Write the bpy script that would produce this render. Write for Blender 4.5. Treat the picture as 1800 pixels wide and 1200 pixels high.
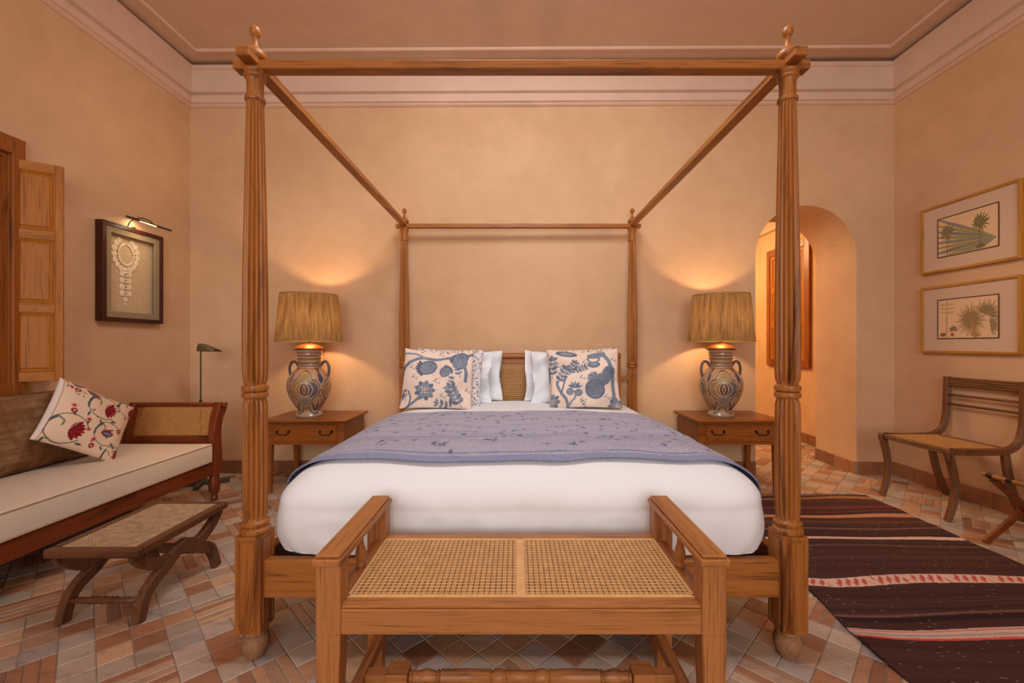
import bpy, bmesh, math, random
import numpy as np
from mathutils import Vector, Matrix, noise
random.seed(7); rng = np.random.default_rng(7)
PI = math.pi
for o in list(bpy.data.objects): bpy.data.objects.remove(o)
SC = bpy.context.scene; COL = SC.collection

# ------------------------------------------------------------------ camera
F = 759.0; VPX, VPY, CH = 907.0, 606.0, 1.14
cd = bpy.data.cameras.new('camera'); cam = bpy.data.objects.new('camera', cd); COL.objects.link(cam)
cam.location = (0, 0, CH); cam.rotation_euler = (PI/2, 0, 0)
cd.sensor_width = 36; cd.lens = F/1800*36
cd.shift_x = (900-VPX)/1800; cd.shift_y = (VPY-600)/1800
cd.clip_start = 0.05
SC.camera = cam
# ------------------------------------------------------------------ light
w = bpy.data.worlds.new('world'); SC.world = w; w.use_nodes = True
w.node_tree.nodes['Background'].inputs[0].default_value = (1, .93, .85, 1)
w.node_tree.nodes['Background'].inputs[1].default_value = 0.4
def area(name, loc, target, sx, sy, power, col):
    l = bpy.data.lights.new(name, 'AREA'); l.shape = 'RECTANGLE'; l.size = sx; l.size_y = sy; l.energy = power; l.color = col
    o = bpy.data.objects.new(name, l); COL.objects.link(o); o.location = loc
    o.rotation_euler = (Vector(target)-Vector(loc)).to_track_quat('-Z', 'Y').to_euler(); return o
area('rear_fill_light', (0.1, -4.4, 2.1), (0.05, 3.2, 1.4), 3.2, 2.6, 172, (.98, .99, 1))  # unseen main light added behind the camera; the rear wall has no doors
area('left_fill_light', (-2.75, -2.6, 1.5), (0.4, 2.2, 0.7), 1.2, 2.0, 6, (.97, .98, 1))  # weak side fill, added; no door stands at this spot
area('overhead_fill_light', (0.02, 1.75, 3.5), (0.03, 2.75, .8), 1.1, 1.1, 58, (.99, .99, 1))  # invented out-of-view light that brightens the bed top; no fitting hangs here
area('passage_fill_light', (2.0, 6.2, 2.6), (2.4, 4.9, 0.4), 1.2, .8, 62, (1, .68, .31))  # warm light added high in the passage for its orange glow
SC.view_settings.view_transform = 'Standard'; SC.view_settings.look = 'None'
SC.view_settings.gamma = 1; SC.view_settings.use_curve_mapping = False
SC.view_settings.exposure = 0.0

# ------------------------------------------------------------------ materials
def s2l(c):
    c = np.asarray(c, float)/255.0
    return np.where(c <= .04045, c/12.92, ((c+.055)/1.055)**2.4)
def L(*c): return tuple(float(v) for v in s2l(c))+(1.0,)
MATS = {}
def new_mat(name):
    m = bpy.data.materials.new(name); m.use_nodes = True
    nt = m.node_tree; b = nt.nodes['Principled BSDF']; MATS[name] = m
    return m, nt, b
def node(nt, typ, **kw):
    n = nt.nodes.new(typ)
    for k, v in kw.items():
        if k in n.inputs.keys() if isinstance(k, str) else False: n.inputs[k].default_value = v
        else: setattr(n, k, v)
    return n
def lk(nt, a, b): nt.links.new(a, b)
def ramp(nt, fac, stops):
    r = nt.nodes.new('ShaderNodeValToRGB'); e = r.color_ramp.elements
    while len(e) < len(stops): e.new(0.5)
    for i, (p, c) in enumerate(stops): e[i].position = p; e[i].color = c
    lk(nt, fac, r.inputs[0]); return r.outputs[0]
def mix(nt, fac, a, b, mode='MIX'):
    n = nt.nodes.new('ShaderNodeMix'); n.data_type = 'RGBA'; n.blend_type = mode
    for k, v in ((0, fac), (6, a), (7, b)):
        if hasattr(v, 'is_linked'): lk(nt, v, n.inputs[k])
        else: n.inputs[k].default_value = v
    return n.outputs[2]
def coords(nt, scale=(1, 1, 1), rand=True, rot=(0, 0, 0)):
    tc = nt.nodes.new('ShaderNodeTexCoord'); mp = nt.nodes.new('ShaderNodeMapping')
    mp.inputs['Scale'].default_value = scale; mp.inputs['Rotation'].default_value = rot
    lk(nt, tc.outputs['Object'], mp.inputs[0])
    if rand:
        oi = nt.nodes.new('ShaderNodeObjectInfo'); vm = nt.nodes.new('ShaderNodeVectorMath'); vm.operation = 'SCALE'
        cx = nt.nodes.new('ShaderNodeCombineXYZ')
        for i in range(3): lk(nt, oi.outputs['Random'], cx.inputs[i])
        lk(nt, cx.outputs[0], vm.inputs[0]); vm.inputs['Scale'].default_value = 37.0
        lk(nt, vm.outputs[0], mp.inputs['Location'])
    return mp.outputs[0]
def tex_noise(nt, vec, scale, detail=4, rough=.55, dist=0):
    n = nt.nodes.new('ShaderNodeTexNoise'); lk(nt, vec, n.inputs['Vector'])
    n.inputs['Scale'].default_value = scale; n.inputs['Detail'].default_value = detail
    n.inputs['Roughness'].default_value = rough; n.inputs['Distortion'].default_value = dist
    return n.outputs[0]
def bump(nt, b, h, strength, dist=.002):
    n = nt.nodes.new('ShaderNodeBump'); n.inputs['Strength'].default_value = strength; n.inputs['Distance'].default_value = dist
    lk(nt, h, n.inputs['Height']); lk(nt, n.outputs[0], b.inputs['Normal'])
WOODS = {  # dark, mid, light, roughness
 'honey': ((92, 48, 16), (162, 99, 44), (186, 124, 62), .38),
 'bench': ((116, 70, 36), (172, 112, 62), (192, 134, 84), .36),
 'mahogany': ((62, 24, 10), (122, 56, 24), (152, 78, 36), .32),
 'walnut': ((54, 30, 18), (104, 64, 40), (138, 94, 64), .36),
 'cherry': ((100, 50, 14), (148, 82, 30), (170, 100, 44), .32),
 'pine': ((136, 76, 12), (172, 102, 24), (190, 120, 40), .5),
 'weathered': ((66, 36, 16), (116, 70, 36), (150, 98, 56), .5),
 'darkframe': ((36, 14, 8), (72, 30, 18), (98, 46, 26), .35),
 'aged': ((92, 58, 34), (150, 108, 74), (178, 140, 104), .6),
 'gilt': ((150, 96, 30), (190, 132, 52), (208, 154, 74), .35),
}
def wood(kind, ax='Z'):
    key = 'wood_%s_%s' % (kind, ax)
    if key in MATS: return MATS[key]
    d, m_, l, r = WOODS[kind]; m, nt, b = new_mat(key)
    st = {'X': (.9, 9, 9), 'Y': (9, .9, 9), 'Z': (9, 9, .9)}[ax]
    v = coords(nt, st)
    n1 = tex_noise(nt, v, 1.6, 4, .6, 1.2)
    c = ramp(nt, n1, [(.28, L(*d)), (.46, L(*m_)), (.6, L(*m_)), (.78, L(*l))])
    st2 = {'X': (3, 120, 120), 'Y': (120, 3, 120), 'Z': (120, 120, 3)}[ax]
    n2 = tex_noise(nt, coords(nt, st2), 1.3, 3, .7)
    pores = ramp(nt, n2, [(.33, (0, 0, 0, 1)), (.47, (1, 1, 1, 1))])
    c2 = mix(nt, pores, mix(nt, .55, c, L(*[x*.55 for x in d])), c)
    lk(nt, c2, b.inputs['Base Color']); b.inputs['Roughness'].default_value = r; b.inputs['Specular IOR Level'].default_value = .32
    bump(nt, b, n2, .25, .001)
    return m
def plain(name, rgb, rough=.5, metal=0, var=0, scale=8, bmp=0, bscale=60, stretch=(1, 1, 1), spec=None, emit=None):
    if name in MATS: return MATS[name]
    m, nt, b = new_mat(name)
    if var:
        n = tex_noise(nt, coords(nt, stretch), scale, 5, .6)
        c = ramp(nt, n, [(.3, L(*[max(0, x*(1-var)) for x in rgb])), (.7, L(*[min(255, x*(1+var*.6)) for x in rgb]))])
        lk(nt, c, b.inputs['Base Color'])
    else: b.inputs['Base Color'].default_value = L(*rgb)
    b.inputs['Roughness'].default_value = rough; b.inputs['Metallic'].default_value = metal
    if spec is not None: b.inputs['Specular IOR Level'].default_value = spec
    if bmp: bump(nt, b, tex_noise(nt, coords(nt, stretch), bscale, 4, .6), bmp)
    if emit: b.inputs['Emission Color'].default_value = L(*rgb); b.inputs['Emission Strength'].default_value = emit
    return m
def painted(name, rough=.7, bmp=.2, bscale=260, sheen=0, coat=0, spec=.3):
    if name in MATS: return MATS[name]
    m, nt, b = new_mat(name)
    a = nt.nodes.new('ShaderNodeVertexColor'); a.layer_name = 'col'
    lk(nt, a.outputs[0], b.inputs['Base Color']); b.inputs['Roughness'].default_value = rough
    b.inputs['Specular IOR Level'].default_value = spec; b.inputs['Coat Weight'].default_value = coat; b.inputs['Coat Roughness'].default_value = .15
    if bmp: bump(nt, b, tex_noise(nt, coords(nt), bscale, 3, .6), bmp, .001)
    return m
def plaster(name, c1, c2):
    m, nt, b = new_mat(name)
    v = coords(nt, (1, 1, 1), False)
    n1 = tex_noise(nt, v, 1.1, 6, .62, .4); n2 = tex_noise(nt, v, 6.0, 5, .6)
    base = ramp(nt, n1, [(.32, L(*c1)), (.68, L(*c2))])
    var = ramp(nt, n2, [(.3, (.93, .92, .90, 1)), (.7, (1, 1, 1, 1))])
    lk(nt, mix(nt, 1.0, base, var, 'MULTIPLY'), b.inputs['Base Color'])
    b.inputs['Roughness'].default_value = .78; b.inputs['Specular IOR Level'].default_value = .25
    bump(nt, b, n2, .12, .004); return m
WALL = plaster('tadelakt_plaster', (206, 164, 124), (219, 179, 140))
CEIL = plaster('ceiling_paint', (210, 178, 154), (216, 186, 162))
CORN = plaster('cornice_paint', (216, 184, 162), (224, 192, 170))
def tile_mat(name, attr):
    m, nt, b = new_mat(name)
    if attr: a = nt.nodes.new('ShaderNodeVertexColor'); a.layer_name = 'col'; c = a.outputs[0]
    else: a = nt.nodes.new('ShaderNodeObjectInfo'); c = a.outputs['Color']
    tc = nt.nodes.new('ShaderNodeNewGeometry')
    mp = nt.nodes.new('ShaderNodeMapping'); lk(nt, tc.outputs['Position'], mp.inputs[0])
    mp.inputs['Rotation'].default_value = (0, 0, PI/4); mp.inputs['Scale'].default_value = (1, 2.5, 1)
    n1 = tex_noise(nt, mp.outputs[0], 9, 5, .65, .6); n2 = tex_noise(nt, mp.outputs[0], 70, 4, .6)
    v = ramp(nt, n1, [(.3, (.72, .70, .70, 1)), (.5, (1, 1, 1, 1)), (.75, (1.0, .95, .88, 1))])
    c1 = mix(nt, 1.0, c, v, 'MULTIPLY')
    sp = ramp(nt, n2, [(.30, (.6, .58, .55, 1)), (.42, (1, 1, 1, 1))])
    lk(nt, mix(nt, .6, c1, mix(nt, 1.0, c1, sp, 'MULTIPLY')), b.inputs['Base Color'])
    rr = ramp(nt, n1, [(.3, (.34, .34, .34, 1)), (.7, (.5, .5, .5, 1))]); lk(nt, rr, b.inputs['Roughness'])
    bump(nt, b, n1, .25, .004); return m
TILE_O = tile_mat('glazed_clay_tile', False); TILE_A = tile_mat('glazed_clay_tile_field', True)
GROUT = plain('grout', (160, 142, 126), .9, var=.15, scale=20)
CANE = plain('cane', (220, 172, 116), .45, var=.08, scale=30, spec=.3)
CANE_D = plain('cane_old', (200, 142, 74), .5, var=.06, scale=30)
LINEN = plain('white_bed_linen', (232, 234, 236), .75, bmp=.12, bscale=18, spec=.2)
CREAM = plain('cream_canvas', (222, 204, 184), .85, var=.015, scale=60, bmp=.15, bscale=300, spec=.2)
PIPING = plain('piping', (176, 148, 122), .85)
BRASS = plain('aged_brass', (150, 96, 50), .5, metal=.9, var=.15)
BRONZE = plain('dark_bronze', (78, 66, 46), .4, metal=.6)
IRON = plain('dark_handle', (66, 48, 34), .4, metal=.8)
BLACK = plain('black_band', (20, 18, 18), .4)

# ------------------------------------------------------------------ object helpers
def link(name, bm, mat, parent=None, smooth=False, loc=None, autos=None):
    me = bpy.data.meshes.new(name)
    bmesh.ops.recalc_face_normals(bm, faces=bm.faces[:]) if not getattr(bm, 'norecalc', False) else None
    bm.to_mesh(me); bm.free()
    if smooth:
        me.polygons.foreach_set('use_smooth', [True]*len(me.polygons))
        if autos:
            try: me.set_sharp_from_angle(angle=math.radians(autos))
            except Exception: pass
    if mat: me.materials.append(mat)
    o = bpy.data.objects.new(name, me); COL.objects.link(o)
    if loc is not None: o.location = loc
    if parent: o.parent = parent
    return o
def tag(o, label, cat, group=None):
    o['label'] = label; o['category'] = cat
    if group: o['group'] = group
    return o
def empty(name, loc, label, cat, group=None, rz=0):
    o = bpy.data.objects.new(name, None); o.empty_display_size = .1; COL.objects.link(o)
    o.location = loc; o.rotation_euler = (0, 0, rz); tag(o, label, cat, group); return o
ROOM = []
def struct(name, bm, mat, parent=None, smooth=False):
    o = link(name, bm, mat, parent, smooth)
    if parent is None: o['kind'] = 'structure'; ROOM.append(o)
    return o
def copy_tree(o, parent=None):
    c = o.copy(); COL.objects.link(c); c.parent = parent
    for ch in o.children: copy_tree(ch, c)
    return c
def B(): return bmesh.new()
def box(bm, x0, x1, y0, y1, z0, z1, bev=0, M=None, seg=1):
    vs = [bm.verts.new((x, y, z)) for z in (z0, z1) for (x, y) in ((x0, y0), (x1, y0), (x1, y1), (x0, y1))]
    fs = [bm.faces.new([vs[i] for i in q]) for q in ((3, 2, 1, 0), (4, 5, 6, 7), (0, 1, 5, 4), (1, 2, 6, 5), (2, 3, 7, 6), (3, 0, 4, 7))]
    if bev:
        es = list({e for f in fs for e in f.edges})
        r = bmesh.ops.bevel(bm, geom=es, offset=bev, segments=seg, affect='EDGES', profile=.6)
        vs = list({v for f in r['faces'] for v in f.verts} | {v for f in fs if f.is_valid for v in f.verts})
    if M is not None: bmesh.ops.transform(bm, matrix=M, verts=vs)
    return vs
def hexa(bm, bot, top, bev=0):
    vs = [bm.verts.new(p) for p in bot+top]
    fs = [bm.faces.new([vs[i] for i in q]) for q in ((3, 2, 1, 0), (4, 5, 6, 7), (0, 1, 5, 4), (1, 2, 6, 5), (2, 3, 7, 6), (3, 0, 4, 7))]
    if bev: bmesh.ops.bevel(bm, geom=list({e for f in fs for e in f.edges}), offset=bev, segments=1, affect='EDGES')
def lathe(bm, prof, seg=24, M=None, reeds=0, cap=True, jitter=0):
    """prof: (r, z) or (r, z, reed_amp)"""
    rows = []
    if reeds: seg = reeds*6
    for p in prof:
        r, z = p[0], p[1]; a = p[2] if len(p) > 2 else 0
        row = []
        for i in range(seg):
            t = 2*PI*i/seg; rr = r
            if a: rr = r*(1-a*(1-abs(math.cos(reeds*t/2))))
            v = Vector((rr*math.cos(t), rr*math.sin(t), z))
            row.append(bm.verts.new(M @ v if M is not None else v))
        rows.append(row)
    for a, b in zip(rows[:-1], rows[1:]):
        for i in range(seg):
            bm.faces.new((a[i], a[(i+1) % seg], b[(i+1) % seg], b[i]))
    if cap:
        bm.faces.new(rows[0][::-1]); bm.faces.new(rows[-1])
def axisM(p, d):
    d = Vector(d).normalized(); return Matrix.Translation(p) @ d.to_track_quat('Z', 'Y').to_matrix().to_4x4()
def smoothpts(pts, n=6):
    P = [Vector(p) for p in pts]; out = []
    for i in range(len(P)-1):
        p0 = P[max(i-1, 0)]; p1 = P[i]; p2 = P[i+1]; p3 = P[min(i+2, len(P)-1)]
        for k in range(n):
            t = k/n
            out.append(.5*((2*p1)+(p2-p0)*t+(2*p0-5*p1+4*p2-p3)*t*t+(3*p1-p0-3*p2+p3)*t**3))
    out.append(P[-1]); return out
def sweep(bm, pts, sec, up=(0, 0, 1), scales=None, cap=True):
    up = Vector(up); rows = []; n = len(pts); pts = [Vector(p) for p in pts]
    for i, p in enumerate(pts):
        t = (pts[min(i+1, n-1)]-pts[max(i-1, 0)]).normalized()
        s = t.cross(up).normalized(); u = s.cross(t)
        k = scales[i] if scales else 1
        kx, ky = (k if isinstance(k, tuple) else (k, k))
        rows.append([bm.verts.new(p+s*(a*kx)+u*(b*ky)) for a, b in sec])
    m = len(sec)
    for a, b in zip(rows[:-1], rows[1:]):
        for i in range(m): bm.faces.new((a[i], a[(i+1) % m], b[(i+1) % m], b[i]))
    if cap: bm.faces.new(rows[0][::-1]); bm.faces.new(rows[-1])
def circ(r, n=8): return [(r*math.cos(2*PI*i/n), r*math.sin(2*PI*i/n)) for i in range(n)]
def rsec(w, h, c=.004):
    a, b = w/2, h/2
    return [(-a+c, -b), (a-c, -b), (a, -b+c), (a, b-c), (a-c, b), (-a+c, b), (-a, b-c), (-a, -b+c)]
def reedsec(w, h, n=4, d=.004):
    """rectangular section whose two wide sides carry n convex reeds"""
    out = []; a, b = w/2, h/2
    for side in (-1, 1):
        for i in range(n*4+1):
            t = i/(n*4); x = -a+w*t
            y = b-d*(1-abs(math.sin(PI*n*t)))
            out.append((x*(-side), side*-1*-y if False else y*side))
    return out
def inset_panel(bm, face, steps):
    """steps: (thickness, depth) chain on one face"""
    f = face
    for th, dp in steps:
        bmesh.ops.inset_individual(bm, faces=[f], thickness=th, depth=0, use_even_offset=True)
        n = f.normal.copy(); bmesh.ops.translate(bm, vec=n*dp, verts=f.verts[:])
    return f
def panel_box(bm, x0, x1, y0, y1, z0, z1, dirs, steps):
    box(bm, x0, x1, y0, y1, z0, z1); bm.normal_update(); bm.faces.ensure_lookup_table()
    fs = bm.faces[-6:]; c = Vector(((x0+x1)/2, (y0+y1)/2, (z0+z1)/2))
    for f in fs:
        out = (f.calc_center_median()-c)
        if f.normal.dot(out) < 0: f.normal_flip()
        for d in dirs:
            if f.normal.dot(Vector(d)) > .9: inset_panel(bm, f, steps)
def cane_sheet(bm, w, h, M, p=.0146, wd=.0023, th=.0012):
    """w along local x, h along local y, centred; strands woven as two pairs and two diagonals"""
    def strand(a, b, wdt, z):
        a = Vector((a[0], a[1], z)); b = Vector((b[0], b[1], z)); d = (b-a)
        if d.length < 1e-4: return
        n = Vector((-d.y, d.x, 0)).normalized()*wdt/2; t = Vector((0, 0, th/2))
        q = [a-n-t, b-n-t, b+n-t, a+n-t, a-n+t, b-n+t, b+n+t, a+n+t]
        v = [bm.verts.new(M @ x) for x in q]
        for f in ((3, 2, 1, 0), (4, 5, 6, 7), (0, 1, 5, 4), (2, 3, 7, 6)): bm.faces.new([v[i] for i in f])
    nx = int(round(w/p)); ny = int(round(h/p)); px = w/nx; py = h/ny
    for i in range(nx+1):
        x = -w/2+i*px
        for s in (-1, 1): strand((x+s*.0015, -h/2), (x+s*.0015, h/2), wd, 0)
    for j in range(ny+1):
        y = -h/2+j*py
        for s in (-1, 1): strand((-w/2, y+s*.0015), (w/2, y+s*.0015), wd, .0008)
    for sg in (1, -1):
        for k in [q+.5 for q in range(-(ny), nx+1)]:      # diagonals run between the crossings and leave eight-sided holes
            i0 = max(k, 0); i1 = min(k+ny, nx)
            if i1 <= i0: continue
            j0 = i0-k; j1 = i1-k
            a = (-w/2+i0*px, sg*(-h/2+j0*py)); b = (-w/2+i1*px, sg*(-h/2+j1*py))
            strand(a, b, wd*1.1, .0016)
# ------------------------------------------------------------------ little painter (flat prints and glazes)
class Canvas:
    """flat print painter; x in 0..asp, y in 0..1 (0 = bottom)"""
    def __init__(s, w, h, bg, asp=None):
        s.w, s.h = w, h; s.a = np.empty((h, w, 3)); s.a[:] = s2l(bg)
        s.asp = asp if asp else w/h
        s.xs = (np.arange(w)+.5)/w*s.asp; s.ys = (np.arange(h)+.5)/h
    def win(s, x0, x1, y0, y1):
        i0 = max(0, int(x0/s.asp*s.w)-1); i1 = min(s.w, int(x1/s.asp*s.w)+2); j0 = max(0, int(y0*s.h)-1); j1 = min(s.h, int(y1*s.h)+2)
        if i1 <= i0 or j1 <= j0: return None
        return s.a[j0:j1, i0:i1], s.xs[None, i0:i1], s.ys[j0:j1, None]
    def put(s, v, m, c, al=1):
        v[m] = v[m]*(1-al)+s2l(c)*al
    def ell(s, x, y, rx, ry, ang, c, al=1):
        R = max(rx, ry); q = s.win(x-R, x+R, y-R, y+R)
        if q is None: return
        v, X, Y = q; dx, dy = X-x, Y-y; ca, sa = math.cos(ang), math.sin(ang)
        s.put(v, ((dx*ca+dy*sa)/rx)**2+((-dx*sa+dy*ca)/ry)**2 <= 1, c, al)
    def ring(s, x, y, rx, ry, w, c, ang=0, al=1):
        R = max(rx, ry)+w; q = s.win(x-R, x+R, y-R, y+R)
        if q is None: return
        v, X, Y = q; dx, dy = X-x, Y-y; ca, sa = math.cos(ang), math.sin(ang)
        d = np.sqrt(((dx*ca+dy*sa)/rx)**2+((-dx*sa+dy*ca)/ry)**2)
        s.put(v, np.abs(d-1)*min(rx, ry) <= w/2, c, al)
    def stroke(s, pts, wd, c, al=1, smooth=True, wend=None):
        if smooth: pts = [(p.x, p.y) for p in smoothpts([(a, b, 0) for a, b in pts], 5)]
        xs = [p[0] for p in pts]; ys = [p[1] for p in pts]; e = wd/2+.003
        q = s.win(min(xs)-e, max(xs)+e, min(ys)-e, max(ys)+e)
        if q is None: return
        v, X, Y = q; m = np.zeros(v.shape[:2], bool)
        for (x0, y0), (x1, y1) in zip(pts[:-1], pts[1:]):
            dx, dy = x1-x0, y1-y0; l2 = dx*dx+dy*dy+1e-12
            t = np.clip(((X-x0)*dx+(Y-y0)*dy)/l2, 0, 1)
            m |= (X-x0-t*dx)**2+(Y-y0-t*dy)**2 <= (wd/2)**2
        s.put(v, m, c, al)
    def leaf(s, x, y, ln, wd, ang, c, al=1):
        q = s.win(x-ln, x+ln, y-ln, y+ln)
        if q is None: return
        v, X, Y = q; dx, dy = X-x, Y-y; ca, sa = math.cos(ang), math.sin(ang)
        u = (dx*ca+dy*sa)/ln; w_ = (-dx*sa+dy*ca)
        s.put(v, (u >= 0) & (u <= 1) & (np.abs(w_) <= wd/2*np.sin(np.clip(u, 0, 1)*PI)**.8), c, al)
    def box(s, x0, x1, y0, y1, c, al=1):
        q = s.win(x0, x1, y0, y1)
        if q is None: return
        v, X, Y = q; s.put(v, (X >= x0) & (X <= x1) & (Y >= y0) & (Y <= y1), c, al)
    def at(s, u, v):
        i = np.clip((np.asarray(u)*s.w).astype(int), 0, s.w-1); j = np.clip((np.asarray(v)*s.h).astype(int), 0, s.h-1)
        return s.a[j, i]
def grid_obj(name, P, cols, mat, parent=None, smooth=True, close_u=False):
    """P: (nv, nu, 3) points; cols (nv, nu, 3) linear or None"""
    nv, nu = P.shape[:2]; me = bpy.data.meshes.new(name)
    idx = np.arange(nv*nu).reshape(nv, nu)
    a = idx[:-1, :-1]; b = idx[:-1, 1:]; c = idx[1:, 1:]; d = idx[1:, :-1]
    f = np.stack([a, b, c, d], -1).reshape(-1, 4)
    if close_u:
        f2 = np.stack([idx[:-1, -1], idx[:-1, 0], idx[1:, 0], idx[1:, -1]], -1); f = np.concatenate([f, f2])
    me.from_pydata(P.reshape(-1, 3).tolist(), [], f.tolist())
    if cols is not None:
        ca = me.color_attributes.new('col', 'FLOAT_COLOR', 'POINT')
        rgba = np.ones((nv*nu, 4), np.float32); rgba[:, :3] = cols.reshape(-1, 3); ca.data.foreach_set('color', rgba.ravel())
    if smooth: me.polygons.foreach_set('use_smooth', [True]*len(me.polygons))
    me.materials.append(mat); o = bpy.data.objects.new(name, me); COL.objects.link(o)
    if parent: o.parent = parent
    return o
def cushion_obj(name, W, H, T, mat, canvas=None, n=90, pinch=.06, wrinkle=.004, seed=0, edge=2.2, back=(190, 170, 150), sag=0):
    """pillow in local x (width), z (height) with thickness along y; front faces -y"""
    u = np.linspace(-1, 1, n); U, V = np.meshgrid(u, u)
    h = np.clip((1-np.abs(U)**edge)*(1-np.abs(V)**edge), 0, 1)**.55
    X = U*W/2*(1-pinch*(1-V*V)); Z = V*H/2*(1-pinch*(1-U*U))
    wr = np.zeros_like(U)
    for k in range(6):
        r = np.random.default_rng(seed*11+k); a = r.uniform(0, PI); fr = r.uniform(3, 9); ph = r.uniform(0, 6)
        wr += np.sin(fr*(U*math.cos(a)+V*math.sin(a))+ph+1.5*np.sin(2*U+k))*wrinkle*(.5+.5*np.abs(U*V)**.3)/3
    r = np.random.default_rng(seed+99); sg = sag*(1-U*U)*(V+1)/2
    Z = Z-sg+sag*.25*np.sin(4.2*U+r.uniform(0, 6))*(V+1)/2; X = X+sag*.3*np.sin(3.6*V+r.uniform(0, 6))*U
    Yf = -T/2*h+wr*(h > .02)*h**.3; Yb = T/2*h
    Pf = np.stack([X, Yf, Z], -1); Pb = np.stack([X[:, ::-1], Yb[:, ::-1], Z[:, ::-1]], -1)
    me = bpy.data.meshes.new(name); idx = np.arange(n*n).reshape(n, n)
    def q(ix): return np.stack([ix[:-1, :-1], ix[:-1, 1:], ix[1:, 1:], ix[1:, :-1]], -1).reshape(-1, 4)
    # weld the rim: back uses front rim vertices
    bi = (np.arange(n*n)+n*n).reshape(n, n); fr_ = idx[:, ::-1]
    rim = np.zeros((n, n), bool); rim[0] = rim[-1] = True; rim[:, 0] = rim[:, -1] = True
    bi2 = np.where(rim, fr_, bi)
    me.from_pydata(np.concatenate([Pf.reshape(-1, 3), Pb.reshape(-1, 3)]).tolist(), [], np.concatenate([q(idx), q(bi2)]).tolist())
    if canvas is not None:
        ca = me.color_attributes.new('col', 'FLOAT_COLOR', 'POINT'); rgba = np.ones((2*n*n, 4), np.float32)
        rgba[:n*n, :3] = canvas.at((U.ravel()+1)/2*.999, (V.ravel()+1)/2*.999); rgba[n*n:, :3] = s2l(back)
        ca.data.foreach_set('color', rgba.ravel())
    bm = bmesh.new(); bm.from_mesh(me)
    lone = [v for v in bm.verts if not v.link_faces]; bmesh.ops.delete(bm, geom=lone, context='VERTS')
    bm.to_mesh(me); bm.free()
    me.polygons.foreach_set('use_smooth', [True]*len(me.polygons)); me.materials.append(mat)
    o = bpy.data.objects.new(name, me); COL.objects.link(o); return o

# ================================================================== THE ROOM
XL, XR, YB, YR, ZC = -2.91, 3.33, 3.83, -4.6, 3.62
AX0, AX1, ASP = 2.114, 3.0, 1.927            # arch in the back wall
# back wall with arch
bm = B()
arc = [((AX0+AX1)/2+(AX1-AX0)/2*math.cos(a), ASP+(AX1-AX0)/2*math.sin(a)) for a in [PI-PI*i/32 for i in range(33)]]
bm = B(); ZT = ZC+.1
def wq(*p): bm.faces.new([bm.verts.new(q) for q in p])
for y in (YB, YB+.52):
    for a, c in ((XL-.3, AX0), (AX1, XR+.3)): wq((a, y, -.02), (c, y, -.02), (c, y, ZT), (a, y, ZT))
    for (xa, za), (xb, zb) in zip(arc[:-1], arc[1:]): wq((xa, y, za), (xb, y, zb), (xb, y, ZT), (xa, y, ZT))
for (xa, za), (xb, zb) in zip([(AX0, -.02)]+arc, arc+[(AX1, -.02)]): wq((xa, YB, za), (xb, YB, zb), (xb, YB+.52, zb), (xa, YB+.52, za))
for x in (XL-.3, XR+.3): wq((x, YB, -.02), (x, YB+.52, -.02), (x, YB+.52, ZT), (x, YB, ZT))
bmesh.ops.remove_doubles(bm, verts=bm.verts[:], dist=1e-5)
struct('wall_back', bm, WALL)
# left wall round the window opening
WY0, WY1, WZ0, WZ1 = 1.32, 2.46, .91, 2.24
bm = B()
for a in ((YR, WY0, -.02, ZC+.1), (WY1, YB, -.02, ZC+.1), (WY0, WY1, -.02, WZ0), (WY0, WY1, WZ1, ZC+.1)): box(bm, XL-.3, XL, *a)
struct('wall_left', bm, WALL)
bm = B(); box(bm, XR, XR+.3, YR, YB, -.02, ZC+.1); struct('wall_right', bm, WALL)
bm = B(); box(bm, XL-.3, XR+.3, YR-.2, YR, -.02, ZC+.1); struct('wall_rear', bm, WALL)
bm = B(); box(bm, XL-.3, XR+.3, YR-.2, YB+.5, ZC, ZC+.1); ceiling = struct('ceiling', bm, CEIL)
def ring(bm, prof, x0, x1, y0, y1):
    rows = [[bm.verts.new(p) for p in ((x0+i, y0+i, z), (x1-i, y0+i, z), (x1-i, y1-i, z), (x0+i, y1-i, z))] for i, z in prof]
    for a, b in zip(rows[:-1], rows[1:]):
        for k in range(4): bm.faces.new((a[k], a[(k+1) % 4], b[(k+1) % 4], b[k]))
bm = B(); ring(bm, [(-.01, 3.252), (.012, 3.252), (.03, 3.262), (.03, 3.27), (.052, 3.276), (.052, 3.328), (.03, 3.336), (.03, 3.352), (.06, 3.362), (.06, 3.548), (.078, 3.556), (.078, 3.588), (-.01, 3.588)], XL, XR, YR, YB)
struct('trim_1', bm, CORN)                                   # cornice
bm = B(); ring(bm, [(.205, ZC+.01), (.205, ZC-.008), (.212, ZC-.016), (.226, ZC-.016), (.236, ZC-.006), (.236, ZC+.01)], XL, XR, YR, YB)
struct('trim_2', bm, CORN)                                   # bead on the ceiling
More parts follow.
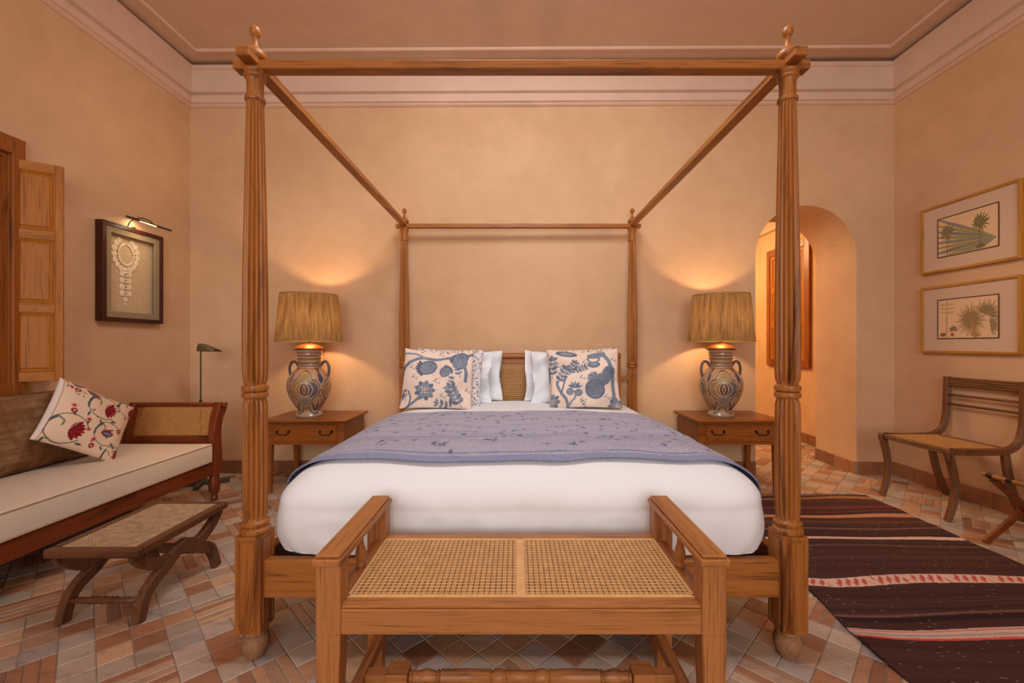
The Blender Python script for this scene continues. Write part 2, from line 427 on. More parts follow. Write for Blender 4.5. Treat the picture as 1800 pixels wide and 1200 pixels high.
# passage room behind the arch
PX0, PX1, PY0, PY1, PZ = 1.2, 3.36, YB+.52, 6.7, 2.95
bm = B(); box(bm, PX1, PX1+.2, PY0, PY1+.2, -.02, PZ+.1); struct('wall_passage_right', bm, WALL)
bm = B(); box(bm, PX0-.2, PX0, PY0, PY1+.2, -.02, PZ+.1); struct('wall_passage_left', bm, WALL)
bm = B(); box(bm, PX0-.2, PX1+.2, PY1, PY1+.2, -.02, PZ+.1); struct('wall_passage_end', bm, WALL)
bm = B(); box(bm, PX0-.2, PX1+.2, PY0, PY1+.2, PZ, PZ+.1); struct('ceiling_passage', bm, CEIL)
bm = B(); ring(bm, [(-.01, 2.62), (.05, 2.63), (.05, 2.68), (.03, 2.69), (.03, 2.9), (.06, 2.95)], PX0, PX1, PY0, PY1); struct('trim_3', bm, CORN)
# baseboards made of clay tiles
def tile_color(kind):
    r = random.random()
    if kind == 'grey': c = random.choice([(174, 154, 142), (184, 162, 148), (164, 148, 140), (178, 158, 140), (188, 166, 148)])
    elif kind == 'skirt': c = random.choice([(150, 100, 66), (160, 108, 72), (142, 94, 62)])
    else: c = random.choice([(180, 132, 100), (168, 116, 84), (188, 144, 112), (160, 112, 84), (192, 152, 120), (176, 134, 106), (148, 104, 80), (184, 150, 126)])
    k = .94+.12*r; return tuple(float(v) for v in s2l([min(255, x*k) for x in c]))
def baseboard(name, p0, p1, nrm):
    p0 = Vector(p0); p1 = Vector(p1); d = p1-p0; ln = d.length; d.normalize(); nn = Vector(nrm)
    bm = B()
    def slab(bm, a, b, t, z0, z1, bev=0):
        q = [a-nn*.002, b-nn*.002, b+nn*t, a+nn*t]
        hexa(bm, [(v.x, v.y, z0) for v in q], [(v.x, v.y, z1) for v in q], bev)
    slab(bm, p0, p1, .008, -.01, .108)
    base = struct(name, bm, GROUT)
    k = max(1, int(ln/.2)); s = ln/k
    for i in range(k):
        bm = B(); slab(bm, p0+d*(i*s+.002), p0+d*((i+1)*s-.002), .014, -.01, .112, .003)
        o = link('tile', bm, TILE_O, base); o.color = tile_color('skirt')+(1,)
baseboard('baseboard_left', (XL, .6, 0), (XL, YB, 0), (1, 0, 0))
baseboard('baseboard_back', (XL, YB, 0), (AX0, YB, 0), (0, -1, 0))
baseboard('baseboard_back_corner', (AX1, YB, 0), (XR, YB, 0), (0, -1, 0))
baseboard('baseboard_arch', (AX1, YB+.0, 0), (AX1, YB+.52, 0), (-1, 0, 0))
baseboard('baseboard_right', (XR, .6, 0), (XR, YB, 0), (-1, 0, 0))
baseboard('baseboard_passage', (PX1, PY0, 0), (PX1, PY1, 0), (-1, 0, 0))

# ---- window on the left wall, its shutter swung into the room
bm = B(); cw = .067
for a in ((WY1, WY1+cw, WZ0-cw-.03, WZ1+.1), (WY0-cw, WY0, WZ0-cw-.03, WZ1+.1), (WY0, WY1, WZ1, WZ1+.1), (WY0, WY1, WZ0-cw-.03, WZ0)): box(bm, XL-.002, XL+.028, *a, .004)
win = struct('window_1', bm, wood('cherry', 'Z'))
for a in ((WY1-.02, WY1, WZ0, WZ1), (WY0, WY0+.02, WZ0, WZ1), (WY0+.02, WY1-.02, WZ1-.02, WZ1), (WY0+.02, WY1-.02, WZ0, WZ0+.02)):
    bm = B(); box(bm, XL-.12, XL, *a); link('jamb', bm, wood('cherry', 'Z'), win)
for k in range(4):
    y0 = WY0+.02+k*.275; bm = B(); panel_box(bm, XL-.11, XL-.075, y0, y0+.273, WZ0+.02, WZ1-.02, [(1, 0, 0)], [(.05, 0), (.006, -.008), (.02, .006)])
    link('shutter_panel', bm, wood('cherry', 'Z'), win)
# open leaf: local x along the leaf (0 = free edge), y thickness
def shutter_leaf(parent, loc, rz, wdt, z0, z1, kind='pine'):
    h = bpy.data.objects.new('shutter', None); COL.objects.link(h); h.parent = parent; h.location = loc; h.rotation_euler = (0, 0, rz)
    st = .035; th = .028; rails = [z0, z0+(z1-z0)*.335, z0+(z1-z0)*.67, z1]
    for x0, x1 in ((0, st), (wdt-st, wdt)):
        bm = B(); box(bm, x0, x1, -th, 0, z0, z1, .002); link('stile', bm, wood(kind, 'Z'), h)
    rh = .055; ed = [(z0, z0+rh), (rails[1]-rh/2, rails[1]+rh/2), (rails[2]-rh/2, rails[2]+rh/2), (z1-rh, z1)]
    for a, b in ed:
        bm = B(); box(bm, st, wdt-st, -th+.001, -.001, a, b, .002); link('rail', bm, wood(kind, 'X'), h)
    for i in range(3):
        a, b = ed[i][1], ed[i+1][0]; bm = B()
        panel_box(bm, st, wdt-st, -th+.006, -.006, a, b, [(0, 1, 0), (0, -1, 0)], [(.008, .003), (.006, -.006), (.004, 0), (.008, .006)])
        link('panel', bm, wood(kind, 'Z'), h)
    return h
ang = math.atan2(-.62, -.784)
sh = shutter_leaf(win, (-2.74, 2.6, 0), ang, .235, .924, 2.222)
bm = B(); lathe(bm, [(.0035, 0), (.006, .004), (.004, .008), (0.0005, .009)], 10, Matrix.Translation((.115, 0.001, 1.355)) @ Matrix.Rotation(-PI/2, 4, 'X')); link('knob', bm, plain('steel', (200, 190, 176), .25, metal=.8), sh, True)
# window seen through the arch
bm = B(); y0, y1, z0, z1 = 4.95, 5.8, .87, 2.38
for a in ((y0, y0+.09, z0, z1), (y1-.07, y1, z0, z1), (y0+.09, y1-.07, z1-.09, z1), (y0+.09, y1-.07, z0, z0+.09)): box(bm, PX1-.03, PX1+.002, *a, .004)
w2 = struct('window_2', bm, wood('cherry', 'Z'))
for i in range(2):
    for j in range(3):
        ya = y0+.09+i*.345; za = z0+.09+j*.4433; bm = B()
        panel_box(bm, PX1-.02, PX1+.001, ya, ya+.345, za, za+.443, [(-1, 0, 0)], [(.045, 0), (.006, -.008), (.02, .005)])
        link('panel', bm, wood('pine', 'Z'), w2)

# ---- floor: grout bed with individual clay tiles laid diagonally
bm = B(); box(bm, XL-.3, XR+.3, YR-.2, PY1+.2, -.06, -.0035); floor = struct('floor', bm, GROUT)
U = .1; c45 = math.sqrt(.5)
def to_w(a, b): return ((a-b)*c45, (a+b)*c45+1.6)      # lattice -> world
tiles = []
for i in range(-70, 90):
    for j in range(-70, 90):
        x, y = to_w((i+.5)*U, (j+.5)*U)
        if not (XL-.15 < x < XR+.15 and .3 < y < YB+.6 or (PX0 < x < PX1 and YB < y < PY1)): continue
        ii, jj = i % 3, j % 3
        if ii == 0 or jj == 0:
            tiles.append(((i+.5)*U, (j+.5)*U, U, U, 'grey' if (i//3*7+j//3*3+ii+jj) % 5 else 'clay'))
        elif ii == 1 and jj == 1:
            ca, cb = (i+1)*U, (j+1)*U; kind = (i//3*5+j//3*3) % 4
            if kind in (0, 2):
                for k in range(5):
                    o_ = (k-2)*U*2/5
                    tiles.append((ca+o_, cb, U*2/5, 2*U, 'clay') if kind == 0 else (ca, cb+o_, 2*U, U*2/5, 'clay'))
            else:
                for da in (-.5, .5):
                    for db in (-.5, .5): tiles.append((ca+da*U, cb+db*U, U, U, 'clay' if kind == 1 or da*db > 0 else 'clay'))
def hidden(x, y):
    if -.98 < x < 1.02 and y > 1.62: return True
    if 1.36 < x < 2.61 and y < 3.3: return True
    if x < -2.25 and y > 1.3: return True
    return False
def score(t):
    x, y = to_w(t[0], t[1])
    if y < 1.3 or y > 3.8 or hidden(x, y): return 0
    px = VPX+F*x/y; py = VPY+F*CH/y
    if px < -10 or px > 1810 or py > 1215: return 0
    return t[2]*t[3]/y**3
def tile_geo(bm_v, bm_f, cx, cy, w_, h_, z, rnd):
    g = .0016; b = .0025; a, c = w_/2-g, h_/2-g; base = len(bm_v)
    tl = [random.uniform(-.0006, .0004) for _ in range(4)] if rnd else [0]*4
    for k, (sx, sy) in enumerate(((-1, -1), (1, -1), (1, 1), (-1, 1))):
        bm_v.append((cx+sx*a, cy+sy*c, z-.01)); 
    for k, (sx, sy) in enumerate(((-1, -1), (1, -1), (1, 1), (-1, 1))):
        bm_v.append((cx+sx*a, cy+sy*c, z-.0022+tl[k]))
    for k, (sx, sy) in enumerate(((-1, -1), (1, -1), (1, 1), (-1, 1))):
        bm_v.append((cx+sx*(a-b), cy+sy*(c-b), z+tl[k]))
    for l in (0, 4):
        for k in range(4): bm_f.append((base+l+k, base+l+(k+1) % 4, base+l+4+(k+1) % 4, base+l+4+k))
    bm_f.append((base+8, base+9, base+10, base+11))
ranked = sorted(range(len(tiles)), key=lambda k: -score(tiles[k])); near = set(k for k in ranked[:295] if score(tiles[k]) > 0)
shared = {}
for k in sorted(near):
    a, b, w_, h_, kd = tiles[k]; key = (round(w_, 3), round(h_, 3), random.randint(0, 3))
    if key not in shared:
        vv, ff = [], []; tile_geo(vv, ff, 0, 0, w_, h_, 0, True)
        me = bpy.data.meshes.new('tile'); me.from_pydata(vv, [], ff); me.materials.append(TILE_O); shared[key] = me
    o = bpy.data.objects.new('tile', shared[key]); COL.objects.link(o); o.parent = floor
    x, y = to_w(a, b); o.location = (x, y, random.uniform(-.0008, 0)); o.rotation_euler = (0, 0, PI/4); o.color = tile_color(kd)+(1,)
vv, ff, cc = [], [], []
for k, (a, b, w_, h_, kd) in enumerate(tiles):
    if k in near: continue
    n0 = len(vv); tile_geo(vv, ff, a, b, w_, h_, random.uniform(-.0008, 0), True)
    cc += [tile_color(kd)+(1,)]*(len(vv)-n0)
me = bpy.data.meshes.new('tile_field'); me.from_pydata([(*to_w(v[0], v[1]), v[2]) for v in vv], [], ff)
ca = me.color_attributes.new('col', 'FLOAT_COLOR', 'POINT'); ca.data.foreach_set('color', np.array(cc, np.float32).ravel())
me.materials.append(TILE_A); o = bpy.data.objects.new('tile_field', me); COL.objects.link(o); o.parent = floor; o['kind'] = 'stuff'

# ================================================================== FOUR-POSTER BED
BXL, BXR, BYF, BYB = -.96, 1.0, 1.59, 3.714
bed = empty('four_poster_bed', (.02, BYF, 0), 'tall honey-coloured wooden four-poster bed with reeded posts and an open canopy frame', 'bed')
bx, by = .02, BYF
def make_post(x, y, front):
    bm = B(); lx, ly = x-bx, y-by; M = Matrix.Translation((lx, ly, 0))
    S = 1.0
    up = [(.046, .452), (.05, .458), (.05, .468), (.044, .474), (.041, .478), (.047, .486), (.047, .494), (.038, .502, .0)]
    up += [(.0385, .508, .1), (.0405, .52, .21), (.0415, .6, .21), (.0418, .75, .21), (.0415, .88, .21), (.0405, .925, .21), (.036, .94, .1), (.034, .944)]
    up += [(.042, .948), (.0445, .956), (.042, .966), (.036, .969), (.042, .972), (.0445, .981), (.042, .991), (.034, .995), (.035, .999, .1), (.0405, 1.012, .21)]
    up += [(.0425, 1.05, .21), (.043, 1.12, .21), (.0425, 1.25, .21), (.041, 1.4, .21), (.0385, 1.55, .21), (.0355, 1.7, .21), (.0325, 1.85, .21), (.030, 1.98, .21), (.029, 2.02, .21), (.028, 2.03)]
    up += [(.0335, 2.034), (.035, 2.04), (.0335, 2.046), (.0285, 2.05), (.028, 2.07), (.0285, 2.10), (.0305, 2.112), (.036, 2.118), (.037, 2.124), (.033, 2.13), (.037, 2.136), (.0385, 2.143)]
    lathe(bm, up, M=M, reeds=14)
    p = link('post', bm, wood('honey', 'Z'), bed, True, autos=32)
    bm = B(); panel_box(bm, lx-.045, lx+.045, ly-.047, ly+.047, .105, .452, [(0, -1, 0), (1, 0, 0), (-1, 0, 0)], [(.012, 0), (.003, -.004), (.005, 0), (.003, .004)])
    link('block', bm, wood('honey', 'Z'), p)
    bm = B(); lathe(bm, [(.03, 0), (.036, .01), (.046, .035), (.049, .055), (.045, .072), (.036, .082), (.042, .088), (.044, .095), (.04, .105)], 24, M); link('foot', bm, wood('aged', 'Z'), p, True, autos=40)
    bm = B(); lathe(bm, [(.022, 2.188), (.034, 2.19), (.038, 2.2), (.036, 2.212), (.024, 2.226), (.013, 2.236), (.0095, 2.248), (.0085, 2.262), (.0095, 2.27), (.013, 2.274), (.0185, 2.283), (.0195, 2.293), (.0165, 2.304), (.009, 2.312), (.001, 2.3145)], 20, M)
    link('finial', bm, wood('honey', 'Z'), p, True)
    return p
for x in (BXL, BXR):
    for y in (BYF, BYB): make_post(x, y, y == BYF)
def bpart(name, a, mat, bev=.003, par=None):
    bm = B(); box(bm, a[0]-bx, a[1]-bx, a[2]-by, a[3]-by, a[4], a[5], bev); return link(name, bm, mat, par or bed)
for y in (BYF, BYB): bpart('canopy_rail', (BXL-.07, BXR+.07, y-.024, y+.024, 2.1435, 2.176), wood('honey', 'X'))
for x in (BXL, BXR): bpart('canopy_rail', (x-.024, x+.024, BYF-.078, BYB+.06, 2.156, 2.190), wood('honey', 'Y'))
bpart('foot_rail', (BXL+.044, BXR-.044, 1.566, 1.612, .222, .355), wood('honey', 'X'))
for x in (BXL, BXR): bpart('side_rail', (x-.02, x+.02, BYF+.047, BYB-.047, .222, .355), wood('honey', 'Y'))
# headboard
HBY = 3.70; fx0, fx1 = BXL+.04, BXR-.04
sx0, sx1 = -.83, .875
hb = bpart('headboard', (fx0, fx1, HBY-.02, HBY+.02, .36, .43), wood('honey', 'X'))
def hp(name, a, mat, bev=.002):
    bm = B(); box(bm, a[0]-bx, a[1]-bx, a[2]-by, a[3]-by, a[4], a[5], bev); return link(name, bm, mat, hb)
bm = B(); sweep(bm, smoothpts([(sx0-.02-bx, HBY-by, 1.045), (sx0+.1-bx, HBY-by, 1.045), (0, HBY-by, 1.045), (sx1-.1-bx, HBY-by, 1.045), (sx1+.02-bx, HBY-by, 1.045)]), circ(.026, 14), (0, 0, 1)); link('top_rail', bm, wood('honey', 'X'), hb, True, autos=50)
for x in (sx0, sx1): hp('stile', (x-.02, x+.02, HBY-.017, HBY+.017, .43, 1.03), wood('honey', 'Z'))
for a, b in ((fx0, sx0-.02), (sx1+.02, fx1)): hp('side_rail', (a, b, HBY-.014, HBY+.014, .835, .872), wood('honey', 'X'))
hp('rail', (sx0+.02, sx1-.02, HBY-.016, HBY+.016, .985, 1.018), wood('honey', 'X'))
for x in (-.45, .49): hp('mullion', (x-.02, x+.02, HBY-.014, HBY+.014, .43, .985), wood('honey', 'Z'))
for a, b in ((sx0+.02, -.47), (-.43, .47), (.51, sx1-.02)):
    bm = B(); cane_sheet(bm, b-a, .555, Matrix.Translation(((a+b)/2-bx, HBY-by, .7075)) @ Matrix.Rotation(PI/2, 4, 'X'), p=.0175, wd=.003)
    o = link('cane_webbing', bm, CANE_D, hb); o['kind'] = 'stuff'
# mattress
bm = B(); box(bm, BXL+.075, BXR-.075, 1.66, 3.64, .25, .52, .05, seg=3)
tag(link('mattress', bm, plain('mattress_ticking', (52, 54, 84), .9), None, True), 'dark blue mattress peeping out under the white duvet on the bed', 'mattress')
# ---- duvet and quilt share the surface of the made bed
DX0, DX1, DY0, DY1, DT = -.935, .975, 1.588, 3.66, .69
RH, RV = .30, .16; LA = PI/2*math.sqrt((RH**2+RV**2)/2); ZB = .362
cxm, cym = (DX0+DX1)/2, (DY0+DY1)/2; hx, hy = (DX1-DX0)/2-RH, (DY1-DY0)/2-RH
def fold(a, b, off=0.0, zb=ZB, tuck=True):
    """a, b unfolded coords from the centre; returns points on the bed cover"""
    ia = np.clip(a, -hx, hx); ib = np.clip(b, -hy, hy); da, db = a-ia, b-ib
    PW_ = 4.0; d = (np.abs(da)**PW_+np.abs(db)**PW_)**(1/PW_); dmax = LA+(DT-RV-zb); ds = np.maximum(d, 1e-9); d = np.minimum(d, dmax)
    ph = np.clip(d/LA, 0, 1)*PI/2; ext = np.maximum(d-LA, 0); te = ext/(DT-RV-zb)
    hor = (RH+off)*np.sin(ph)+.012*np.sin(te*PI)-.012*te**3; z = DT-(RV)*(1-np.cos(ph))-ext+off*np.cos(ph)
    z = z+.012*(1-(np.clip(a/hx, -1, 1))**2)*np.cos(ph)
    return ia+da/ds*hor+cxm, ib+db/ds*hor+cym, z
def wr(x, y, s):
    return (np.sin(9*x+3*np.sin(5*y+s))*np.sin(7*y+2*np.sin(4*x)+s)+.5*np.sin(23*x+5*np.sin(9*y+s)+s)*np.sin(3*y+s))
nu, nv = 260, 260; EA = hx+LA+DT-RV-ZB; EB = hy+LA+DT-RV-ZB
Ua, Vb = np.meshgrid(np.linspace(-EA, EA, nu), np.linspace(-EB, EB, nv))
X, Y, Z = fold(Ua, Vb); q = wr(Ua, Vb, 1.0)
top = Z > DT-.05
Z = Z+q*.0022; side = np.clip((DT-.06-Z)/.1, 0, 1)
fold_ = np.sin(Ua*34+4*np.sin(Ua*5)+2*np.sin(Z*9))*.0022+np.sin((Ua+Z*.8)*11)*.004
Y = np.where(Vb < -hy, Y-fold_*side*1.0, Y)
X = np.where(np.abs(Ua) > hx, X+np.sin(Vb*13)*.005*side, X)
for g in (1,):  # soft creases radiating near the pillows
    Z = Z+.006*np.exp(-((Y-2.95)/.12)**2)*np.sin(X*7+1)*(Z > DT-.04)
Y = np.maximum(Y, 1.578)
duv = grid_obj('duvet', np.stack([X, Y, Z], -1), None, LINEN)
tag(duv, 'smooth white duvet covering the four-poster bed and tucked inside its frame', 'duvet')
# quilt
Q0, Q1 = 1.745, 2.74
nu, nv = 620, 210
cv = Canvas(1240, 420, (166, 164, 182), asp=2.9)
for k in range(70):
    y = rng.uniform(0, 1); x = rng.uniform(0, 2.9); cv.stroke([(x, y), (x+rng.uniform(.15, .8), y+rng.uniform(-.008, .008))], rng.uniform(.004, .018), [(182, 174, 184), (148, 152, 182), (176, 166, 174), (196, 192, 204)][k % 4], .5, smooth=False)
for y in (.045, .235, .27): cv.stroke([(0, y), (1.2, y+.008), (2.9, y-.004)], .008, (104, 116, 156), .8, smooth=False)
cv.box(0, 2.9, 0, .03, (120, 128, 162), .7)
for k in range(230):
    x, y = rng.uniform(0, 2.9), rng.uniform(.06, .98); a0 = rng.uniform(0, 6)
    if rng.random() < .55: cv.stroke([(x, y), (x+.03*math.cos(a0), y+.02*math.sin(a0)), (x+.06*math.cos(a0+.5), y+.045*math.sin(a0))], .0035, (86, 90, 116), .7)
    for m in range(rng.integers(3, 7)): cv.leaf(x, y, rng.uniform(.014, .028), .009, a0+m*1.05, [(78, 84, 112), (96, 104, 134), (88, 92, 110)][k % 3], .75)
nz = rng.normal(0, .02, cv.a.shape[:2]); cv.a *= (1+nz[..., None]*4.5)
uu = np.linspace(0, 1, nu); vv_ = np.linspace(0, 1, nv); UU, VV = np.meshgrid(uu, vv_)
ext = hx+LA+.10
Aq = (UU*2-1)*ext
yf = Q0-cym+.018*np.sin(UU*9+1)-.03*(UU-.5)+.006*np.sin(UU*31); yb = Q1-cym+.02*np.sin(UU*11+.5)+.012*np.sin(UU*23)-.04*np.maximum(0, UU-.6)
Bq = yf+(yb-yf)*VV
X, Y, Z = fold(Aq, np.clip(Bq, -hy-.2, hy), .008)
Z = Z+wr(Aq, Bq, 1.0)*.0022+.004+np.abs(np.sin(VV*19+2*np.sin(UU*5)+np.sin(UU*17)))**2*.004
sidef = np.clip((np.abs(Aq)-hx-.2)/.1, 0, 1); X = X+np.sign(Aq)*sidef*(.006+.006*np.sin(VV*24))
colq = cv.at(UU.ravel()*.999, VV.ravel()*.999).reshape(nv, nu, 3)
def bumpy(name, freq, rough=.85):
    m, nt, b = new_mat(name); a = nt.nodes.new('ShaderNodeVertexColor'); a.layer_name = 'col'; lk(nt, a.outputs[0], b.inputs['Base Color'])
    b.inputs['Roughness'].default_value = rough; b.inputs['Specular IOR Level'].default_value = .2
    n1 = tex_noise(nt, coords(nt, (120, 220, 120), False), 1, 2, .5); bump(nt, b, n1, .6, .003); return m
o = grid_obj('quilt', np.stack([X, Y, Z], -1), colq, bumpy('stitched_quilt', 1))
sm = o.modifiers.new('thickness', 'SOLIDIFY'); sm.thickness = .007; sm.offset = 1
tag(o, 'grey-blue stitched quilt with small flowers laid across the white duvet', 'quilt')
# ---- pillows
def place(o, x, y, z, tilt, rz=0, roll=0):
    o.matrix_world = Matrix.Translation((x, y, z)) @ Matrix.Rotation(rz, 4, 'Z') @ Matrix.Rotation(-tilt, 4, 'X') @ Matrix.Rotation(roll, 4, 'Y'); return o
PW = plain('pillow_cotton', (230, 232, 236), .75, bmp=.1, bscale=14, spec=.2)
g = 'white pillows against the headboard'
zt = DT+.008
for x, y, t, W_, rz, lab in ((-.48, 3.535, .27, .74, .02, 'white pillow at the back left of the bed, touching the headboard'),
                         (-.515, 3.355, .29, .66, -.01, 'white pillow behind the left floral cushions, in front of another white pillow'),
                         (.43, 3.535, .27, .73, -.02, 'white pillow at the back right of the bed, touching the headboard'),
                         (.445, 3.355, .29, .66, .02, 'white pillow behind the right floral cushions, in front of another white pillow')):
    o = cushion_obj('pillow', W_, .42, .15, PW, None, 120, .045, .06, int(abs(x)*100), 2.3, sag=.022)
    place(o, x, y, zt+.19*math.cos(t)+.012, t, rz); tag(o, lab, 'pillow', g)
BL = [(116, 126, 142), (98, 108, 128), (138, 144, 154), (84, 90, 110)]; PK = (228, 206, 190)
def flower(c, x, y, r, cols, n=9, ang=0):
    for k in range(n): c.leaf(x, y, r, r*.55, ang+2*PI*k/n, cols[k % 2])
    for k in range(n): c.leaf(x, y, r*.75, r*.3, ang+2*PI*(k+.5)/n, cols[2])
    c.ell(x, y, r*.4, r*.4, 0, cols[1])
    for d in (-.2, 0, .2):
        c.stroke([(x-r*.35, y+d*r), (x+r*.35, y+d*r)], r*.05, PK, .9, False); c.stroke([(x+d*r, y-r*.35), (x+d*r, y+r*.35)], r*.05, PK, .9, False)
def sprig(c, x, y, ang, ln, cols, n=5):
    ex, ey = x+ln*math.cos(ang), y+ln*math.sin(ang); c.stroke([(x, y), (ex, ey)], .010, cols[1], 1, False)
    for k in range(n):
        t = (k+1)/n; px, py = x+(ex-x)*t, y+(ey-y)*t
        for s in (-1, 1): c.leaf(px, py, ln*.36, ln*.2, ang+s*1.0, cols[(k+(s > 0)) % 3])
    c.leaf(ex, ey, ln*.35, ln*.18, ang, cols[0])
def paisley(c, x, y, r, cols, ang=0):
    c.ell(x, y, r, r*.82, ang, cols[1]); c.ell(x, y, r*.86, r*.68, ang, cols[0]); c.ring(x, y, r*.6, r*.45, r*.08, cols[2], ang); c.ring(x, y, r*.32, r*.22, r*.06, cols[2], ang)
    for k in range(7): c.leaf(x+r*.8*math.cos(ang+2.2+k*.28), y+r*.7*math.sin(ang+2.2+k*.28), r*.5, r*.28, ang+2.0+k*.3, cols[3])
c1 = Canvas(360, 330, PK, asp=1.1)
c1.stroke([(0, .62), (.12, .75), (.3, .83), (.55, .8), (.78, .86), (1.1, .9)], .05, BL[0]); c1.stroke([(.02, .9), (.2, .9), (.36, .82)], .035, BL[2])
c1.stroke([(.0, .4), (.02, .6), (.1, .76)], .03, BL[1]); c1.stroke([(.1, .0), (.25, .12), (.34, .2)], .04, BL[0]); c1.stroke([(.13, .02), (.16, .15), (.12, .26)], .025, BL[1])
paisley(c1, .4, .66, .15, BL, .3); paisley(c1, .68, .6, .1, BL, 4); c1.ell(.88, .84, .15, .11, .2, BL[1]); c1.ell(.9, .76, .12, .12, .2, BL[0]); c1.ring(.9, .84, .09, .07, .015, BL[2])
c1.stroke([(.95, .78), (1.0, .6), (1.0, .45)], .05, BL[0]); flower(c1, .38, .27, .17, BL, 9)
sprig(c1, .95, .02, 2.1, .34, BL, 5); sprig(c1, .75, .3, 1.4, .18, BL, 3); sprig(c1, .92, .5, 1.9, .2, BL, 3); sprig(c1, .08, .12, 1.7, .14, BL, 2); sprig(c1, .8, .02, 2.9, .22, BL, 3)
c1.leaf(.03, .12, .14, .05, 1.5, BL[1]); c1.leaf(.78, .02, .16, .05, 1.5, BL[1])
for k in range(12): c1.stroke([(.48+.02*k % .2, .42+.01*k), (.5+.02*k % .2, .45+.01*k)], .006, (160, 120, 120), .7, False)
for k in range(40): x = rng.uniform(.2, 1.1); c1.leaf(x, rng.uniform(.94, 1), .03, .012, rng.uniform(0, 6), BL[3])
def smallprint(base=(222, 214, 212)):
    c = Canvas(300, 300, base, asp=1)
    for k in range(1500): c.leaf(rng.uniform(0, 1), rng.uniform(0, 1), rng.uniform(.018, .032), .012, rng.uniform(0, 6), [(88, 94, 122), (120, 120, 140), (150, 120, 116)][k % 3])
    return c
c2 = Canvas(360, 330, PK, asp=1.1)
c2.stroke([(.28, .0), (.25, .12), (.16, .24), (.1, .36), (.1, .44)], .045, BL[0]); c2.stroke([(.28, .0), (.33, .1), (.38, .16), (.38, .26)], .035, BL[2])
c2.stroke([(.16, .24), (.2, .38), (.24, .5)], .025, BL[1])
for x, y, a in ((.3, .26, 2.6), (.44, .24, .3)): c2.ell(x, y, .06, .06, 0, BL[0]); c2.ell(x, y, .035, .035, 0, BL[2])
for k in range(5): c2.leaf(.38, .32, .12, .045, .3+k*.6, BL[k % 3])
sprig(c2, .1, .4, 1.0, .28, BL, 4); sprig(c2, .3, .55, 1.1, .22, BL, 4); sprig(c2, .02, .5, 1.5, .3, BL, 4); sprig(c2, .36, .62, .35, .2, BL, 4)
c2.ell(.28, .93, .17, .07, -.05, BL[1]); c2.ell(.28, .93, .1, .04, 0, BL[2]); c2.ell(.75, .92, .15, .06, .1, BL[0]); c2.ell(.7, .74, .1, .06, 0, BL[1]); c2.ell(.7, .75, .06, .03, 0, BL[2]); c2.ring(.7, .84, .09, .05, .02, BL[0])
c2.stroke([(.84, .93), (.92, .82), (.96, .7), (1.0, .5), (1.0, .3), (.98, .1)], .06, BL[0])
c2.ell(.93, .58, .1, .12, -.4, BL[1]); c2.ell(.82, .46, .17, .11, .5, BL[0]); c2.ell(.7, .3, .16, .17, 0, BL[1]); c2.ell(.7, .3, .13, .14, 0, BL[0])
for k in range(7): c2.stroke([(.6+.04*k, .42), (.58+.045*k, .3), (.64+.03*k, .2)], .008, BL[3], .8)
for k in range(7): c2.leaf(.7, .48, .13, .045, 1.3+k*.33, BL[k % 3])
flower(c2, .03, .1, .13, BL, 8); flower(c2, 1.02, .02, .14, BL, 8); sprig(c2, .55, .0, 2.2, .1, BL, 2)
PF = painted('printed_cotton')
SMALL = smallprint()
DK = (80, 86, 104)
for c, pts in ((c1, ((.2, .5), (.55, .42), (.6, .9), (.16, .66), (.66, .18), (1.04, .3))), (c2, ((.56, .78), (.5, .5), (.5, .12), (1.02, .8), (.14, .7), (.88, .16)))):
    for x, y in pts:
        for m in range(7): c.leaf(x+.03*math.cos(m*2.1), y+.025*math.sin(m*1.7), .035, .014, m*.9, BL[m % 4])
for c in (c1, c2):      # darker veins and shading strokes of the block print
    msk = np.abs(c.a-s2l(PK)).sum(-1) > .12
    jj, ii = np.nonzero(msk)
    for k in rng.integers(0, len(ii), 420):
        x, y = ii[k]/c.w*c.asp, jj[k]/c.h; a = rng.uniform(0, PI); l_ = rng.uniform(.012, .03)
        c.stroke([(x, y), (x+l_*math.cos(a), y+l_*math.sin(a))], .0045, [DK, (150, 158, 168)][k % 2], .75, False)
o = cushion_obj('cushion', .5, .43, .12, PF, SMALL, 130, .04, .008, 3, 2.6); place(o, -.50, 3.19, zt+.205, .3, -.04, .03)
tag(o, 'cushion with a tiny blue leaf print, showing behind the left blue floral cushion', 'cushion', 'floral cushions on the bed')
o = cushion_obj('cushion', .505, .44, .13, PF, c1, 190, .05, .02, 4, 2.1, sag=.012); place(o, -.555, 3.06, zt+.205, .3, .05, .03)
tag(o, 'pink cushion with large blue flowers, in front on the left side of bed', 'cushion', 'floral cushions on the bed')
o = cushion_obj('cushion', .5, .43, .12, PF, c1, 130, .04, .008, 5, 2.6, ); place(o, .485, 3.2, zt+.205, .27, .03, -.03)
tag(o, 'floral cushion mostly hidden behind the right blue flowered cushion', 'cushion', 'floral cushions on the bed')
o = cushion_obj('cushion', .5, .43, .13, PF, c2, 190, .05, .02, 6, 2.1, sag=.012); place(o, .485, 3.07, zt+.203, .3, -.05, -.02)
tag(o, 'pink cushion with a blue flowering tree, in front on right side of bed', 'cushion', 'floral cushions on the bed')

